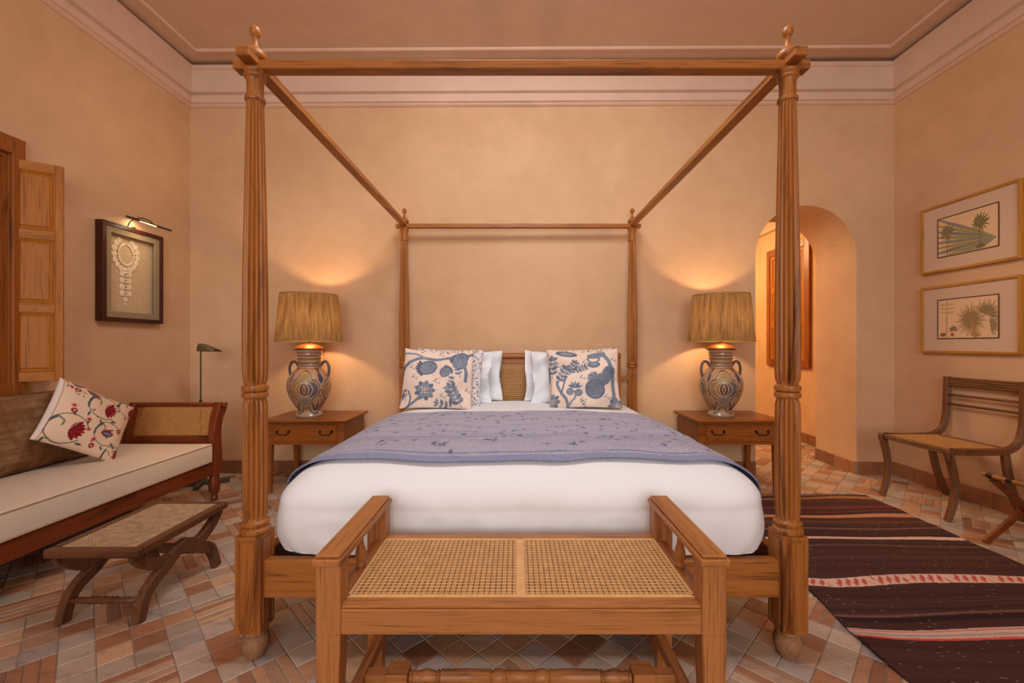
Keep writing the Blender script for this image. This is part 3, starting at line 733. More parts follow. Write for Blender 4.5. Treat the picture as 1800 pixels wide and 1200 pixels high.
# ================================================================== BENCH AT THE FOOT OF THE BED
bn = empty('bench', (.013, 1.295, 0), 'light wooden bench with a woven cane seat at the foot of the bed', 'bench')
cx0, cy0 = .013, 1.295
W = wood('bench', 'Z'); WX = wood('bench', 'X'); WY = wood('bench', 'Y')
def bp(name, a, mat, bev=.003, par=None):
    bm = B(); box(bm, *a, bev); return link(name, bm, mat, par or bn)
yF, yR = 1.108-cy0, 1.482-cy0
legX, lw, ZS, ZA, RW = .484, .031, .482, .616, .461      # leg centre, half width, seat and arm height, rail half length
for s in (-1, 1):
    for yy, f in ((yF, 1), (yR, 0)):
        bm = B(); a0, a1 = s*legX-lw, s*legX+lw; d = .027; xo = s*legX+s*lw; xi = xo-s*.046
        xa, xb = min(xo, xi), max(xo, xi)
        hexa(bm, [(xa, yy-.02, 0), (xb, yy-.02, 0), (xb, yy+.02, 0), (xa, yy+.02, 0)],
             [(a0, yy-d, ZS-.07), (a1, yy-d, ZS-.07), (a1, yy+d, ZS-.07), (a0, yy+d, ZS-.07)], .002)
        box(bm, a0, a1, yy-d, yy+d, ZS-.07, ZA-.027, .002); link('leg', bm, W, bn)
    bm = B(); xx0, xx1 = s*legX-.037, s*legX+.037
    box(bm, xx0, xx1, yF-.037, yR+.03, ZA-.028, ZA-.01, .003); box(bm, xx0+.006, xx1-.006, yF-.031, yR+.024, ZA-.01, ZA, .004); link('arm_rest', bm, WY, bn)
    bm = B(); lathe(bm, [(.014, ZS-.003), (.014, ZS+.01), (.011, ZS+.013), (.013, ZS+.02), (.0165, ZS+.032), (.0145, ZS+.05), (.009, ZS+.07), (.007, ZS+.09), (.008, ZA-.028)], 14, Matrix.Translation((s*.475, -.01, 0))); link('spindle', bm, W, bn, True)
    bm = B(); box(bm, s*(RW+.012)-.022, s*(RW+.012)+.022, yF+.027, yR-.027, ZS-.065, ZS-.002, .002); link('side_rail', bm, WY, bn)
    bm = B(); box(bm, s*.474-.014, s*.474+.014, yF+.02, yR-.02, .13, .168, .002); link('stretcher', bm, WY, bn)
    bm = B(); box(bm, s*.365-.032, s*.365+.032, -.032, .032, .12, .172, .003); link('stretcher_block', bm, WX, bn)
    bm = B(); box(bm, min(s*.397, s*.461), max(s*.397, s*.461), -.018, .018, .13, .162, .002); link('stretcher_arm', bm, WX, bn)
bp('front_rail', (-RW, RW, yF-.022, yF+.012, ZS-.072, ZS-.008), WX)
bp('front_seat_rail', (-RW, RW, yF-.018, yF+.028, ZS-.0078, ZS), WX, .002)
bp('back_rail', (-RW, RW, yR-.02, yR+.02, ZS-.065, ZS+.002), WX)
prof = []
for x, r in ((-.333, .012), (-.33, .018), (-.323, .013), (-.319, .018), (-.312, .013), (-.297, .017), (-.28, .02), (-.26, .016), (-.25, .013), (-.247, .02), (-.24, .014), (-.237, .019), (-.23, .0185), (-.155, .02), (-.095, .018), (-.09, .021), (-.085, .015), (-.08, .0185), (-.06, .0205), (-.045, .0155), (-.04, .02), (-.035, .016), (0, .0165)):
    prof.append((r, x))
prof = prof+[(r, -x) for r, x in prof[-2::-1]]
bm = B(); lathe(bm, prof, 20, Matrix.Translation((0, 0, .146)) @ Matrix.Rotation(PI/2, 4, 'Y')); link('turned_stretcher', bm, WX, bn, True, autos=50)
sw, sd = 2*RW-.014, yR-yF-.036
bm = B(); cane_sheet(bm, sw, sd, Matrix.Translation((0, (yF+yR)/2+.003, ZS-.001)), p=.0152, wd=.0026); o = link('cane_seat', bm, CANE, bn); o['kind'] = 'stuff'
bm = B()
for a in ((-sw/2, sw/2, yF+.021, yF+.028), (-sw/2, sw/2, yR-.024, yR-.017), (-sw/2, -sw/2+.007, yF+.02, yR-.02), (sw/2-.007, sw/2, yF+.02, yR-.02), (-.012, .012, yF+.028, yR-.02)): box(bm, *a, ZS-.0015, ZS+.0025, .001)
link('cane_binding', bm, CANE, bn)
# ================================================================== DAYBED
db = empty('daybed', (-2.54, 2.2, 0), 'dark mahogany daybed with a cane end panel and cream mattress along the left wall', 'daybed')
dx, dy = -2.54, 2.2
MH = lambda a: wood('mahogany', a)
def dbp(name, a, mat, bev=.004):
    bm = B(); box(bm, a[0]-dx, a[1]-dx, a[2]-dy, a[3]-dy, a[4], a[5], bev); return link(name, bm, mat, db)
FX, BXX = -2.195, -2.86
dbp('front_rail', (FX-.04, FX, 1.28, 3.13, .2, .293), MH('Y')); dbp('back_rail', (BXX, BXX+.035, 1.28, 3.13, .2, .293), MH('Y'))
dbp('slat_base', (BXX+.035, FX-.04, 1.28, 3.13, .245, .275), MH('Y'), 0)
for ye, sg in ((3.18, 1), (1.23, -1)):
    for xx in (FX-.02, BXX+.018):
        pts = smoothpts([(xx-dx, ye-dy, .2), (xx-dx, ye-dy, .35), (xx-dx, ye-.005*sg-dy, .5), (xx-dx, ye+.015*sg-dy, .6), (xx-dx, ye+.06*sg-dy, .69)], 5)
        bm = B(); n = len(pts); sweep(bm, pts, rsec(.1, .05, .006), (1, 0, 0), [(1-.25*math.sin(PI*min(1, i/n)), 1) for i in range(n)]); link('end_post', bm, MH('Z'), db)
        bm = B(); lathe(bm, [(.018, 0), (.02, .012), (.026, .02), (.022, .035), (.016, .042), (.024, .052), (.035, .075), (.038, .12), (.035, .15), (.024, .21), (.032, .18), (.034, .2)], 20, Matrix.Translation((xx-dx, ye-.01*sg-dy, 0))); link('leg', bm, MH('Z'), db, True, autos=40)
    bm = B(); sweep(bm, [(BXX-dx-.01, ye+.062*sg-dy, .693), (FX-dx+.012, ye+.062*sg-dy, .693)], rsec(.06, .03, .01), (0, 0, 1)); link('end_top_rail', bm, MH('X'), db)
    dbp('end_bottom_rail', (BXX+.04, FX-.045, ye-.02, ye+.02, .4, .475), MH('X'))
    bm = B(); a = Vector((0, ye-.0*sg-dy, .475)); b = Vector((0, ye+.045*sg-dy, .68)); d = b-a
    Mx = Matrix.Translation(((FX+BXX)/2-dx, (a.y+b.y)/2, (a.z+b.z)/2)) @ Matrix.Rotation(math.atan2(d.z, d.y), 4, 'X')
    cane_sheet(bm, FX-BXX-.085, d.length, Mx, p=.0165, wd=.0028); o = link('cane_webbing', bm, CANE_D, db); o['kind'] = 'stuff'
# mattress of the daybed
def pad(name, x0, x1, y0, y1, z0, z1, mat, label, cat, bulge=.006):
    bm = B(); box(bm, x0, x1, y0, y1, z0, z1, .018, seg=3); o = link(name, bm, mat, None, True); tag(o, label, cat)
    for z in (z0+.008, z1-.008):
        bm = B(); e = -.001
        pts = [(x0-e, y0-e, z), (x1+e, y0-e, z), (x1+e, y1+e, z), (x0-e, y1+e, z)]
        rr = .016; P = []
        for (cx_, cy_, a0) in ((x1-rr, y0+rr, -PI/2), (x1-rr, y1-rr, 0), (x0+rr, y1-rr, PI/2), (x0+rr, y0+rr, PI)):
            for k in range(5): a = a0+k*PI/8; P.append((cx_+(rr-.001)*math.cos(a), cy_+(rr-.001)*math.sin(a), z))
        P.append(P[0]); sweep(bm, P, circ(.004, 6), cap=False); link('piping', bm, PIPING, o)
    return o
pad('daybed_mattress', BXX+.01, FX+.012, 1.29, 3.115, .2945, .43, CREAM, 'flat cream box mattress with piped edges on the mahogany daybed', 'mattress')
# long brown cushion
def fabric_brown():
    m, nt, b = new_mat('worn_brown_kilim'); v = coords(nt, (1, 1, 1), False)
    n1 = tex_noise(nt, v, 5, 6, .7, .5); n2 = tex_noise(nt, coords(nt, (4, 4, 60), False), 1, 4, .6)
    c = ramp(nt, n1, [(.3, L(98, 62, 38)), (.5, L(138, 98, 66)), (.72, L(170, 138, 106))])
    c2 = ramp(nt, n2, [(.35, (.7, .66, .6, 1)), (.6, (1, 1, 1, 1))])
    lk(nt, mix(nt, 1, c, c2, 'MULTIPLY'), b.inputs['Base Color']); b.inputs['Roughness'].default_value = .9; b.inputs['Specular IOR Level'].default_value = .15
    bump(nt, b, n1, .5, .006); return m
o = cushion_obj('bolster_cushion', 1.02, .44, .17, fabric_brown(), None, 90, .03, .02, 9, 3.4)
o.matrix_world = Matrix.Translation((-2.785, 2.31, .645)) @ Matrix.Rotation(PI/2, 4, 'Z') @ Matrix.Rotation(-.16, 4, 'X')
tag(o, 'long worn brown woven cushion leaning on the wall behind the embroidered cushion', 'cushion')
# rim cord
bm = B(); e = .004; P = []
for t in np.linspace(0, 1, 41): P.append((-.51*(2*t-1)*1.0, 0, .22*(1-.03*(1-(2*t-1)**2))))
sweep(bm, P, circ(.004, 6), (0, 1, 0)); link('piping', bm, plain('cord', (96, 68, 40), .9), o)
# embroidered cushion
c3 = Canvas(340, 340, (226, 196, 168), asp=1.0)
RD, DR, GR, PN = (150, 22, 34), (110, 14, 26), (78, 92, 84), (206, 104, 104)
def vine(x, y, s, rot=0, kind=0):
    f = lambda a, r: (x+s*r*math.cos(a+rot), y+s*r*math.sin(a+rot))
    c3.stroke([f(a, .5+.05*math.sin(a)) for a in np.linspace(.2, 5.4, 12)], s*.03, GR)
    c3.stroke([f(a, .5) for a in np.linspace(2.0, 3.2, 5)], s*.07, (60, 88, 92)); c3.stroke([f(2.0, .5), f(1.9, .3), f(2.4, .2)], s*.05, (110, 126, 104))
    for a in (.4, 1.2, 3.6, 4.4, 5.2): c3.leaf(*f(a, .5), s*.22, s*.07, a+rot+.8, GR)
    if kind == 0:
        cx_, cy_ = f(.6, .05)
        for k in range(7):
            a = rot-.9+k*.32-.4; c3.leaf(cx_, cy_, s*.42, s*.15, a, RD if k % 2 else DR); c3.stroke([(cx_, cy_), (cx_+s*.36*math.cos(a+.16), cy_+s*.36*math.sin(a+.16))], s*.015, (226, 196, 168))
    else:
        cx_, cy_ = f(0, 0); c3.leaf(cx_-s*.25, cy_, s*.5, s*.3, rot, DR); c3.leaf(cx_-s*.2, cy_, s*.4, s*.14, rot, (110, 120, 150)); c3.leaf(cx_-s*.25, cy_+s*.06, s*.55, s*.08, rot+.3, RD)
def dot(x, y, r, c=RD): c3.ell(x, y, r, r, 0, c); c3.ell(x, y, r*.35, r*.35, 0, (226, 196, 168))
def pdot(x, y, r):
    for k in range(7): c3.leaf(x, y, r, r*.5, k*.9, PN)
    c3.ell(x, y, r*.35, r*.35, 0, DR)
vine(.25, .22, .44, .3, 0); vine(.28, .68, .3, .9, 0) if False else None
vine(.56, .72, .42, .2, 0); vine(.72, .32, .36, .2, 1); vine(.93, .06, .28, .8, 0); vine(.92, .88, .32, 0, 0); vine(.2, .97, .24, 0, 1)
for k in range(16): c3.leaf(.1+.86*((k*.382) % 1), .05+.9*((k*.618) % 1), .05, .016, k*1.3, GR)
dot(.22, .52, .038); pdot(.2, .6, .04); dot(.2, .88, .035); pdot(.13, .9, .035); dot(.6, .1, .035); pdot(.58, .19, .04); pdot(.42, .45, .04); pdot(.46, .3, .035); dot(.86, .44, .035); c3.leaf(.3, .94, .2, .09, -.4, DR); c3.leaf(.32, .93, .15, .04, -.4, (110, 120, 150))
c3.box(.045, .05, 0, 1, (150, 90, 100)); c3.box(0, .04, 0, 1, (224, 206, 196))
o = cushion_obj('embroidered_cushion', .445, .395, .13, PF, c3, 170, .05, .006, 12, 2.4, (214, 190, 166))
o.matrix_world = Matrix.Translation((-2.60, 2.62, .675)) @ Matrix.Rotation(PI/2-.12, 4, 'Z') @ Matrix.Rotation(-.3, 4, 'X') @ Matrix.Rotation(math.radians(33), 4, 'Y')
tag(o, 'cream cushion embroidered with red carnations and green tendrils on the daybed', 'cushion')

# ================================================================== FOOTSTOOL
fs = empty('footstool', (-1.705, 2.0, 0), 'low dark wooden footstool with a cane top and curved crossed legs', 'footstool')
WN = lambda a: wood('walnut', a)
def fsp(name, a, mat, bev=.003):
    bm = B(); box(bm, *a, bev); return link(name, bm, mat, fs)
hw, hl, zt_ = .19, .275, .318
for s in (-1, 1): fsp('top_rail', (s*(hw-.02)-.02, s*(hw-.02)+.02, -hl+.04, hl-.04, zt_-.034, zt_), WN('Y'), .005)
for s in (-1, 1): fsp('end_rail', (-hw, hw, s*(hl-.02)-.02, s*(hl-.02)+.02, zt_-.034, zt_), WN('X'), .006)
bm = B(); cane_sheet(bm, 2*hw-.08, 2*hl-.08, Matrix.Translation((0, 0, zt_-.003)), p=.0146); o = link('cane_seat', bm, plain('cane_pale', (200, 166, 128), .5, var=.15, scale=30), fs); o['kind'] = 'stuff'
for s in (-1, 1):
    x = s*(hw-.035)
    for k in (-1, 1):
        pts = smoothpts([(x, -k*.245, zt_-.034), (x, -k*.2, .235), (x, -k*.1, .185), (x, 0, .21), (x, k*.1, .16), (x, k*.19, .105), (x, k*.232, .0)], 6)
        n = len(pts); bm = B(); sweep(bm, pts, rsec(.048, .033-.003*(k > 0), .005), (1, 0, 0), [(1+.15*math.sin(PI*i/n), 1) for i in range(n)]); link('leg', bm, WN('Z'), fs)
sp = [(.008, -.14), (.013, -.1), (.011, -.06), (.016, -.05), (.01, -.045), (.016, -.03), (.013, -.015), (.017, 0)]
sp = sp+[(r, -x) for r, x in sp[-2::-1]]
for y, z in ((-.215, .085), (.215, .085), (0, .21)):
    bm = B(); lathe(bm, sp, 14, Matrix.Translation((0, y, z)) @ Matrix.Rotation(PI/2, 4, 'Y')); link('stretcher', bm, WN('X'), fs, True)
# ================================================================== NIGHTSTANDS
def nightstand(x0, x1, label):
    cx_ = (x0+x1)/2; hwid = (x1-x0)/2; y0, y1 = 3.27, 3.77; cy_ = (y0+y1)/2; hd = (y1-y0)/2
    t = empty('nightstand', (cx_, cy_, 0), label, 'nightstand', 'nightstands either side of the bed')
    CH_ = lambda a: wood('cherry', a)
    bm = B(); box(bm, -hwid, hwid, -hd, hd, .552, .568, .004); box(bm, -hwid+.012, hwid-.012, -hd+.012, hd-.004, .542, .552, .003); link('table_top', bm, CH_('X'), t)
    bm = B(); box(bm, -hwid+.03, hwid-.03, -hd+.045, hd-.02, .375, .542); box(bm, -hwid+.026, hwid-.026, -hd+.036, hd-.016, .375, .386, .002)
    box(bm, -hwid+.075, hwid-.075, -hd+.037, -hd+.046, .386, .4, 0); box(bm, -hwid+.075, hwid-.075, -hd+.037, -hd+.046, .53, .542, 0)
    link('body', bm, CH_('X'), t)
    bm = B(); box(bm, -hwid+.09, hwid-.09, -hd+.03, -hd+.045, .4, .528, .002)
    box(bm, -hwid+.082, hwid-.082, -hd+.034, -hd+.045, .4, .529, 0); dr = link('drawer', bm, CH_('X'), t)
    for s in (-1, 1):
        bm = B(); hx_ = s*hwid*.5; yy = -hd+.03; zz = .478
        for q in (-1, 1): lathe(bm, [(.011, 0), (.010, .003), (.005, .006), (.006, .014), (.004, .018)], 12, Matrix.Translation((hx_+q*.045, yy, zz)) @ Matrix.Rotation(PI/2, 4, 'X'))
        sweep(bm, smoothpts([(hx_-.045, yy-.016, zz), (hx_-.04, yy-.018, zz-.014), (hx_-.02, yy-.02, zz-.024), (hx_, yy-.02, zz-.022), (hx_+.02, yy-.02, zz-.024), (hx_+.04, yy-.018, zz-.014), (hx_+.045, yy-.016, zz)], 4), circ(.0035, 6), (0, 1, 0))
        link('handle', bm, IRON, dr, True)
    for sx in (-1, 1):
        for sy in (-1, 1):
            bm = B(); cx2 = sx*(hwid-.05); cy2 = (-hd+.058) if sy < 0 else hd-.04
            a, b_ = .014, .022
            hexa(bm, [(cx2-a, cy2-a, 0), (cx2+a, cy2-a, 0), (cx2+a, cy2+a, 0), (cx2-a, cy2+a, 0)], [(cx2-b_, cy2-b_, .376), (cx2+b_, cy2-b_, .376), (cx2+b_, cy2+b_, .376), (cx2-b_, cy2+b_, .376)], .002)
            link('leg', bm, CH_('Z'), t)
    return t
nightstand(-1.945, -1.29, 'reddish wooden nightstand with one drawer to the left of the bed')
nightstand(1.375, 2.05, 'reddish wooden nightstand with one drawer to the right of the bed')
# ================================================================== TABLE LAMPS
cvv = Canvas(900, 420, (176, 144, 112), asp=2.2)
NB, OC, BR, CRM = (62, 66, 92), (150, 108, 54), (96, 50, 34), (184, 156, 124)
for k in range(3000): cvv.ell(rng.uniform(0, 2.2), rng.uniform(0, 1), .004, .004, 0, [(190, 160, 130), (150, 120, 100), (214, 190, 164)][k % 3], .5)
for k in range(4):
    x = .275+k*.55; y = .42
    for (ox, oy, r) in ((-.11, 0, .12), (.11, 0, .12), (0, .14, .11), (0, -.15, .11)): cvv.ell(x+ox, y+oy, r+.022, r*1.05+.022, 0, BR)
    for (ox, oy, r) in ((-.11, 0, .12), (.11, 0, .12), (0, .14, .11), (0, -.15, .11)): cvv.ell(x+ox, y+oy, r+.01, r+.012, 0, CRM)
    for (ox, oy, r, c) in ((0, .14, .1, (156, 136, 84)), (0, -.15, .1, (122, 118, 110)), (-.11, 0, .115, OC), (.11, 0, .115, NB)):
        cvv.ell(x+ox, y+oy, r, r, 0, c)
        for j in range(5): cvv.ring(x+ox, y+oy, r*(.25+.17*j), r*(.25+.17*j), .007, CRM, 0, .55)
    cvv.ring(x-.03, y, .1, .1, .018, CRM); cvv.ring(x+.03, y, .1, .1, .018, CRM); cvv.ell(x, y, .062, .088, 0, BR); cvv.ell(x, y, .026, .07, 0, CRM); cvv.ell(x, y, .014, .045, 0, NB)
    xx = k*.55; cvv.stroke([(xx-.13, .21), (xx-.03, .1), (xx, .2), (xx+.03, .1), (xx+.13, .21)], .028, NB); cvv.stroke([(xx-.2, .13), (xx-.08, .06), (xx+.08, .06), (xx+.2, .13)], .02, NB)
    cvv.leaf(xx, .5, .18, .09, PI/2, NB); cvv.leaf(xx, .66, .09, .05, PI/2+.6, BR); cvv.leaf(xx, .66, .09, .05, PI/2-.6, BR); cvv.ring(xx, .36, .03, .05, .01, BR)
for y, c in ((.715, BR), (.745, NB), (.79, BR), (.825, (150, 130, 110)), (.86, BR), (.9, NB), (.94, BR), (.975, CRM)): cvv.box(0, 2.2, y, y+.012, c, .85)
for k in range(60):
    cvv.leaf(k*.0367, .765, .03, .02, 1.0, OC if k % 2 else NB); cvv.leaf(k*.0367, .845, .024, .014, 2.0, BR)
cvv.box(0, 2.2, 0, .035, (150, 128, 104), .8)
def vprof(v):  # v 0..1 -> radius, z
    pts = [(0, .098), (.02, .101), (.05, .092), (.075, .078), (.1, .082), (.18, .112), (.28, .143), (.4, .163), (.5, .165), (.58, .155), (.66, .125), (.71, .096), (.74, .086), (.77, .087), (.79, .082), (.82, .089), (.84, .083), (.87, .09), (.89, .085), (.92, .092), (.95, .09), (.98, .096), (1, .094)]
    return np.interp(v, [p[0] for p in pts], [p[1] for p in pts])
SHADE, nt, b = new_mat('pleated_silk_shade')
n1 = tex_noise(nt, coords(nt, (60, 60, 1.5)), 1, 3, .6); cc_ = ramp(nt, n1, [(.3, L(112, 80, 42)), (.7, L(172, 132, 82))])
lk(nt, cc_, b.inputs['Base Color']); b.inputs['Roughness'].default_value = .7; b.inputs['Specular IOR Level'].default_value = .2
tr = nt.nodes.new('ShaderNodeBsdfTranslucent'); lk(nt, cc_, tr.inputs[0]); mx = nt.nodes.new('ShaderNodeMixShader'); mx.inputs[0].default_value = .10
lk(nt, b.outputs[0], mx.inputs[1]); lk(nt, tr.outputs[0], mx.inputs[2]); lk(nt, mx.outputs[0], nt.nodes['Material Output'].inputs[0])
def table_lamp(x, y, label, rot):
    t = empty('table_lamp', (x, y, .569), label, 'table lamp', 'table lamps on the nightstands')
    nu, nv = 380, 250; th = np.linspace(0, 2*PI, nu, endpoint=False); v = np.linspace(0, 1, nv); TH, VV = np.meshgrid(th, v)
    R = vprof(VV); Hh = .535
    P = np.stack([R*np.cos(TH), R*np.sin(TH), VV*Hh], -1); cols = cvv.at(((TH+rot)/(2*PI)) % 1, VV.clip(0, .999)).reshape(nv, nu, 3)
    vase = grid_obj('vase', P, cols, painted('painted_ceramic', .32, .15, 60, coat=.5, spec=.5), t, True, True)
    for s in (-1, 1):
        bm = B(); sweep(bm, smoothpts([(s*.088, 0, .40), (s*.115, 0, .435), (s*.142, 0, .43), (s*.158, 0, .39), (s*.156, 0, .345), (s*.148, 0, .315)], 5), circ(.0105, 10), (0, 1, 0)); link('vase_handle', bm, plain('handle_glaze', (96, 84, 84), .35, var=.4, scale=50), vase, True)
    bm = B(); lathe(bm, [(.09, .53), (.112, .534), (.114, .542), (.105, .552), (.075, .568), (.035, .58), (.015, .585), (.012, .59), (.012, .7), (.02, .702), (.02, .74), (.01, .745)], 28); link('cap', bm, BRASS, t, True, autos=50)
    # shade
    nu, nv = 540, 14; th = np.linspace(0, 2*PI, nu, endpoint=False); v = np.linspace(0, 1, nv); TH, VV = np.meshgrid(th, v)
    r = np.random.default_rng(int(x*10)+50); ph = np.cumsum(r.uniform(.6, 1.6, nu)); ph = ph/ph[-1]*2*PI*92
    R0 = .247+(.212-.247)*VV+.0062*np.sin(ph)[None, :]*(.6+.4*np.cos(VV*7+r.uniform(0, 6, nu)[None, :]*.15))
    R0[0] = .249; R0[-1] = .213
    P = np.stack([R0*np.cos(TH), R0*np.sin(TH), .602+VV*.37], -1); shd = grid_obj('lamp_shade', P, None, SHADE, t, True, True)
    for z, rr in ((.602, .249), (.972, .213)):
        bm = B(); sweep(bm, [(rr*math.cos(a), rr*math.sin(a), z) for a in np.linspace(0, 2*PI, 73)], rsec(.004, .012, .001), cap=False); link('shade_band', bm, plain('shade_binding', (166, 128, 62), .7), shd)
    bm = B()
    for k in range(3):
        a = k*2*PI/3+.3; sweep(bm, [(.018*math.cos(a), .018*math.sin(a), .728), (.214*math.cos(a), .214*math.sin(a), .955)], circ(.002, 5), (0.1, 0.2, 1))
    link('shade_carrier', bm, BRASS, t)
    bm = B(); sweep(bm, [(.07, .1, .7), (.072, .1, .45), (.07, .1, .385)], circ(.0016, 5), (0, 1, 0)); link('pull_cord', bm, BRASS, t)
    l = bpy.data.lights.new('bulb', 'POINT'); l.energy = 15; l.color = (1, .66, .36); l.shadow_soft_size = .03
    lo = bpy.data.objects.new('bulb', l); COL.objects.link(lo); lo.parent = t; lo.location = (0, 0, .80)
table_lamp(-1.665, 3.48, 'painted ceramic vase lamp with a pleated ochre shade left of the bed', 2.15)
table_lamp(1.66, 3.50, 'painted ceramic vase lamp with a pleated ochre shade right of the bed', 2.15+.5)
bm = B(); box(bm, 1.88, 1.96, 3.8045, 3.814, 1.11, 1.19, .004)
tag(link('switch_plate', bm, plain('switch', (214, 186, 152), .4)), 'small square light switch plate on the back wall behind the right lamp', 'switch')
# ================================================================== FLOOR LAMP
fl = empty('floor_lamp', (-2.57, 3.52, 0), 'slim dark bronze reading lamp standing behind the daybed end', 'floor lamp')
bm = B(); lathe(bm, [(.012, .03), (.012, .05), (.006, .055), (.006, .66), (.011, .664), (.011, .69), (.0055, .695), (.0055, 1.125)], 12); link('pole', bm, BRONZE, fl, True, autos=40)
bm = B(); box(bm, -.15, .2, -.017, .017, 0, .035, .003, M=Matrix.Rotation(.42, 4, 'Z')); box(bm, -.02, .02, -.15, .13, 0, .032, .003, M=Matrix.Rotation(.42, 4, 'Z')); link('base', bm, plain('base_green', (70, 64, 44), .5), fl)
bm = B(); rows = []
for i in range(9):
    a = -.5+PI*1.1*i/8-.1
pts = []
for k in range(8):
    t = k/7; rr = .03+.028*t; row = []
    for i in range(11):
        a = PI*i/10; row.append(bm.verts.new((-.012+.145*t, rr*math.cos(a), 1.085+rr*math.sin(a)*2.1*(1-.85*t)+.004*(1-t))))
    rows.append(row)
for a, b_ in zip(rows[:-1], rows[1:]):
    for i in range(10): bm.faces.new((a[i], a[i+1], b_[i+1], b_[i]))
bm.faces.new(rows[0])
o = link('lamp_head', bm, plain('head_metal', (116, 100, 74), .4, metal=.5), fl, True); o.modifiers.new('t', 'SOLIDIFY').thickness = .003
bm = B(); lathe(bm, [(.002, -.02), (.013, -.018), (.015, 0), (.013, .018), (.002, .02)], 12, Matrix.Translation((-.004, 0, 1.125)) @ Matrix.Rotation(PI/2, 4, 'X')); link('joint', bm, BRONZE, fl, True)

# ================================================================== SHELL NECKLACE IN A SHADOW BOX (left wall)
sb = empty('framed_necklace', (XL+.002, 3.22, 1.66), 'dark-framed shadow box with a white shell necklace on the left wall', 'wall art')
ROOM.append(sb); DF = lambda a: wood('darkframe', a)
W2, H2, fw = .255, .352, .03      # half sizes; local x out of wall, y along wall
def sp_(name, a, mat, par=sb, bev=.002):
    bm = B(); box(bm, *a, bev); return link(name, bm, mat, par)
for s in (-1, 1):
    sp_('frame', (0, .055, s*(W2-fw/2)-fw/2, s*(W2-fw/2)+fw/2, -H2, H2), DF('Z'))
    sp_('frame', (0, .055, -W2+fw, W2-fw, s*(H2-fw/2)-fw/2, s*(H2-fw/2)+fw/2), DF('Y'))
MAT_ = plain('grey_mount', (150, 128, 96), .8); IN = plain('linen_backing', (206, 176, 136), .85, var=.06, scale=60)
w3, h3, mw = W2-fw, H2-fw, .042
for s in (-1, 1):
    sp_('mount', (.034, .046, s*(w3-mw/2)-mw/2, s*(w3-mw/2)+mw/2, -h3, h3), MAT_, bev=0)
    sp_('mount', (.034, .046, -w3+mw, w3-mw, s*(h3-mw/2)-mw/2, s*(h3-mw/2)+mw/2), MAT_, bev=0)
sp_('backing', (.001, .008, -w3, w3, -h3, h3), IN, bev=0)
SHELL = plain('shell', (236, 214, 180), .4, var=.08, scale=60)
nk = sp_('necklace', (.009, .0115, -.031, -.029, -.16, .06), plain('cord_dark', (120, 84, 52), .7), bev=0)
def disc(y, z, r, th=.004):
    bm = B(); lathe(bm, [(r*.9, 0), (r, th*.4), (r*.96, th*.8), (r*.6, th), (r*.1, th*.7)], 14, Matrix.Translation((.0085, y, z)) @ Matrix.Rotation(PI/2, 4, 'Y')); link('shell', bm, SHELL, nk, True)
ncx, ncz = -.03, .15
for i in range(15):
    a = math.radians(122+ (418-122)*i/14); disc(ncx+.098*math.cos(a), ncz+.115*math.sin(a), .0235)
for i in range(22):
    a = math.radians(105+(435-105)*i/21); disc(ncx+.062*math.cos(a), ncz+.078*math.sin(a), .0105, .008)
for k in range(4):
    for s in (-1, 1): disc(ncx+s*.03, ncz-.145-.048*k, .024)
for k in range(9): disc(ncx, ncz-.11-.024*k, .009, .01)
disc(ncx, ncz-.335, .02); disc(ncx, ncz-.368, .011)
pl = sp_('picture_light', (.03, .05, -.012, .012, H2, H2+.012), BRONZE)
bm = B(); sweep(bm, smoothpts([(.04, -.05, H2), (.06, -.045, H2+.045), (.1, -.02, H2+.075), (.13, .03, H2+.07), (.14, .07, H2+.04)], 5), circ(.004, 8), (0.3, .2, 1)); link('arm', bm, BRONZE, pl, True)
bm = B(); lathe(bm, [(.005, -.19), (.008, -.18), (.008, .2), (.005, .21)], 10, Matrix.Translation((.14, .02, H2+.045)) @ Matrix.Rotation(-PI/2, 4, 'X')); link('tube', bm, BRONZE, pl, True)
LED = plain('led', (255, 226, 160), .5, emit=6)
for k in range(9):
    bm = B(); lathe(bm, [(.0005, -.003), (.0045, -.002), (.0045, .002), (.0005, .003)], 8, Matrix.Translation((.146, -.06+k*.0165, H2+.038))); link('led', bm, LED, pl)
l = bpy.data.lights.new('picture_light_glow', 'AREA'); l.shape = 'RECTANGLE'; l.size = .25; l.size_y = .012; l.energy = .7; l.color = (1, .8, .5)
lo = bpy.data.objects.new('picture_light_glow', l); COL.objects.link(lo); lo.parent = sb; lo.location = (.142, .02, H2+.032); lo.rotation_euler = Vector((-.14, 0, -.45)).to_track_quat('-Z', 'X').to_euler()

# ================================================================== TWO PALM PICTURES (right wall)
def palm_fan(c, x, y, r, a0, a1, n, cols, w=.02):
    for k in range(n):
        a = a0+(a1-a0)*k/(n-1); c.leaf(x, y, r*(.85+.15*math.sin(k*2.3)), w, a, cols[k % len(cols)])
def palm_tree(c, x, y0, y1, r, cols, tr=(120, 84, 50)):
    c.stroke([(x, y0), (x+.005, y1)], .022, tr, 1, False)
    for k in range(30): a = k*2*PI/30+.2; c.leaf(x, y1, r*(.72+.28*math.cos(k*3)), r*.16, a, cols[k % len(cols)])
p1 = Canvas(400, 250, (226, 190, 148), asp=1.6)
for k in range(11):
    a = PI-.02-.42+k*.088-.02; c_ = [(112, 130, 124), (176, 150, 70), (92, 118, 132), (150, 146, 90)][k % 4]
    p1.leaf(1.56, .22, 1.9, .09, a-.0, c_, .9); p1.leaf(1.56, .22, 1.9, .02, a, (80, 90, 70), .8)
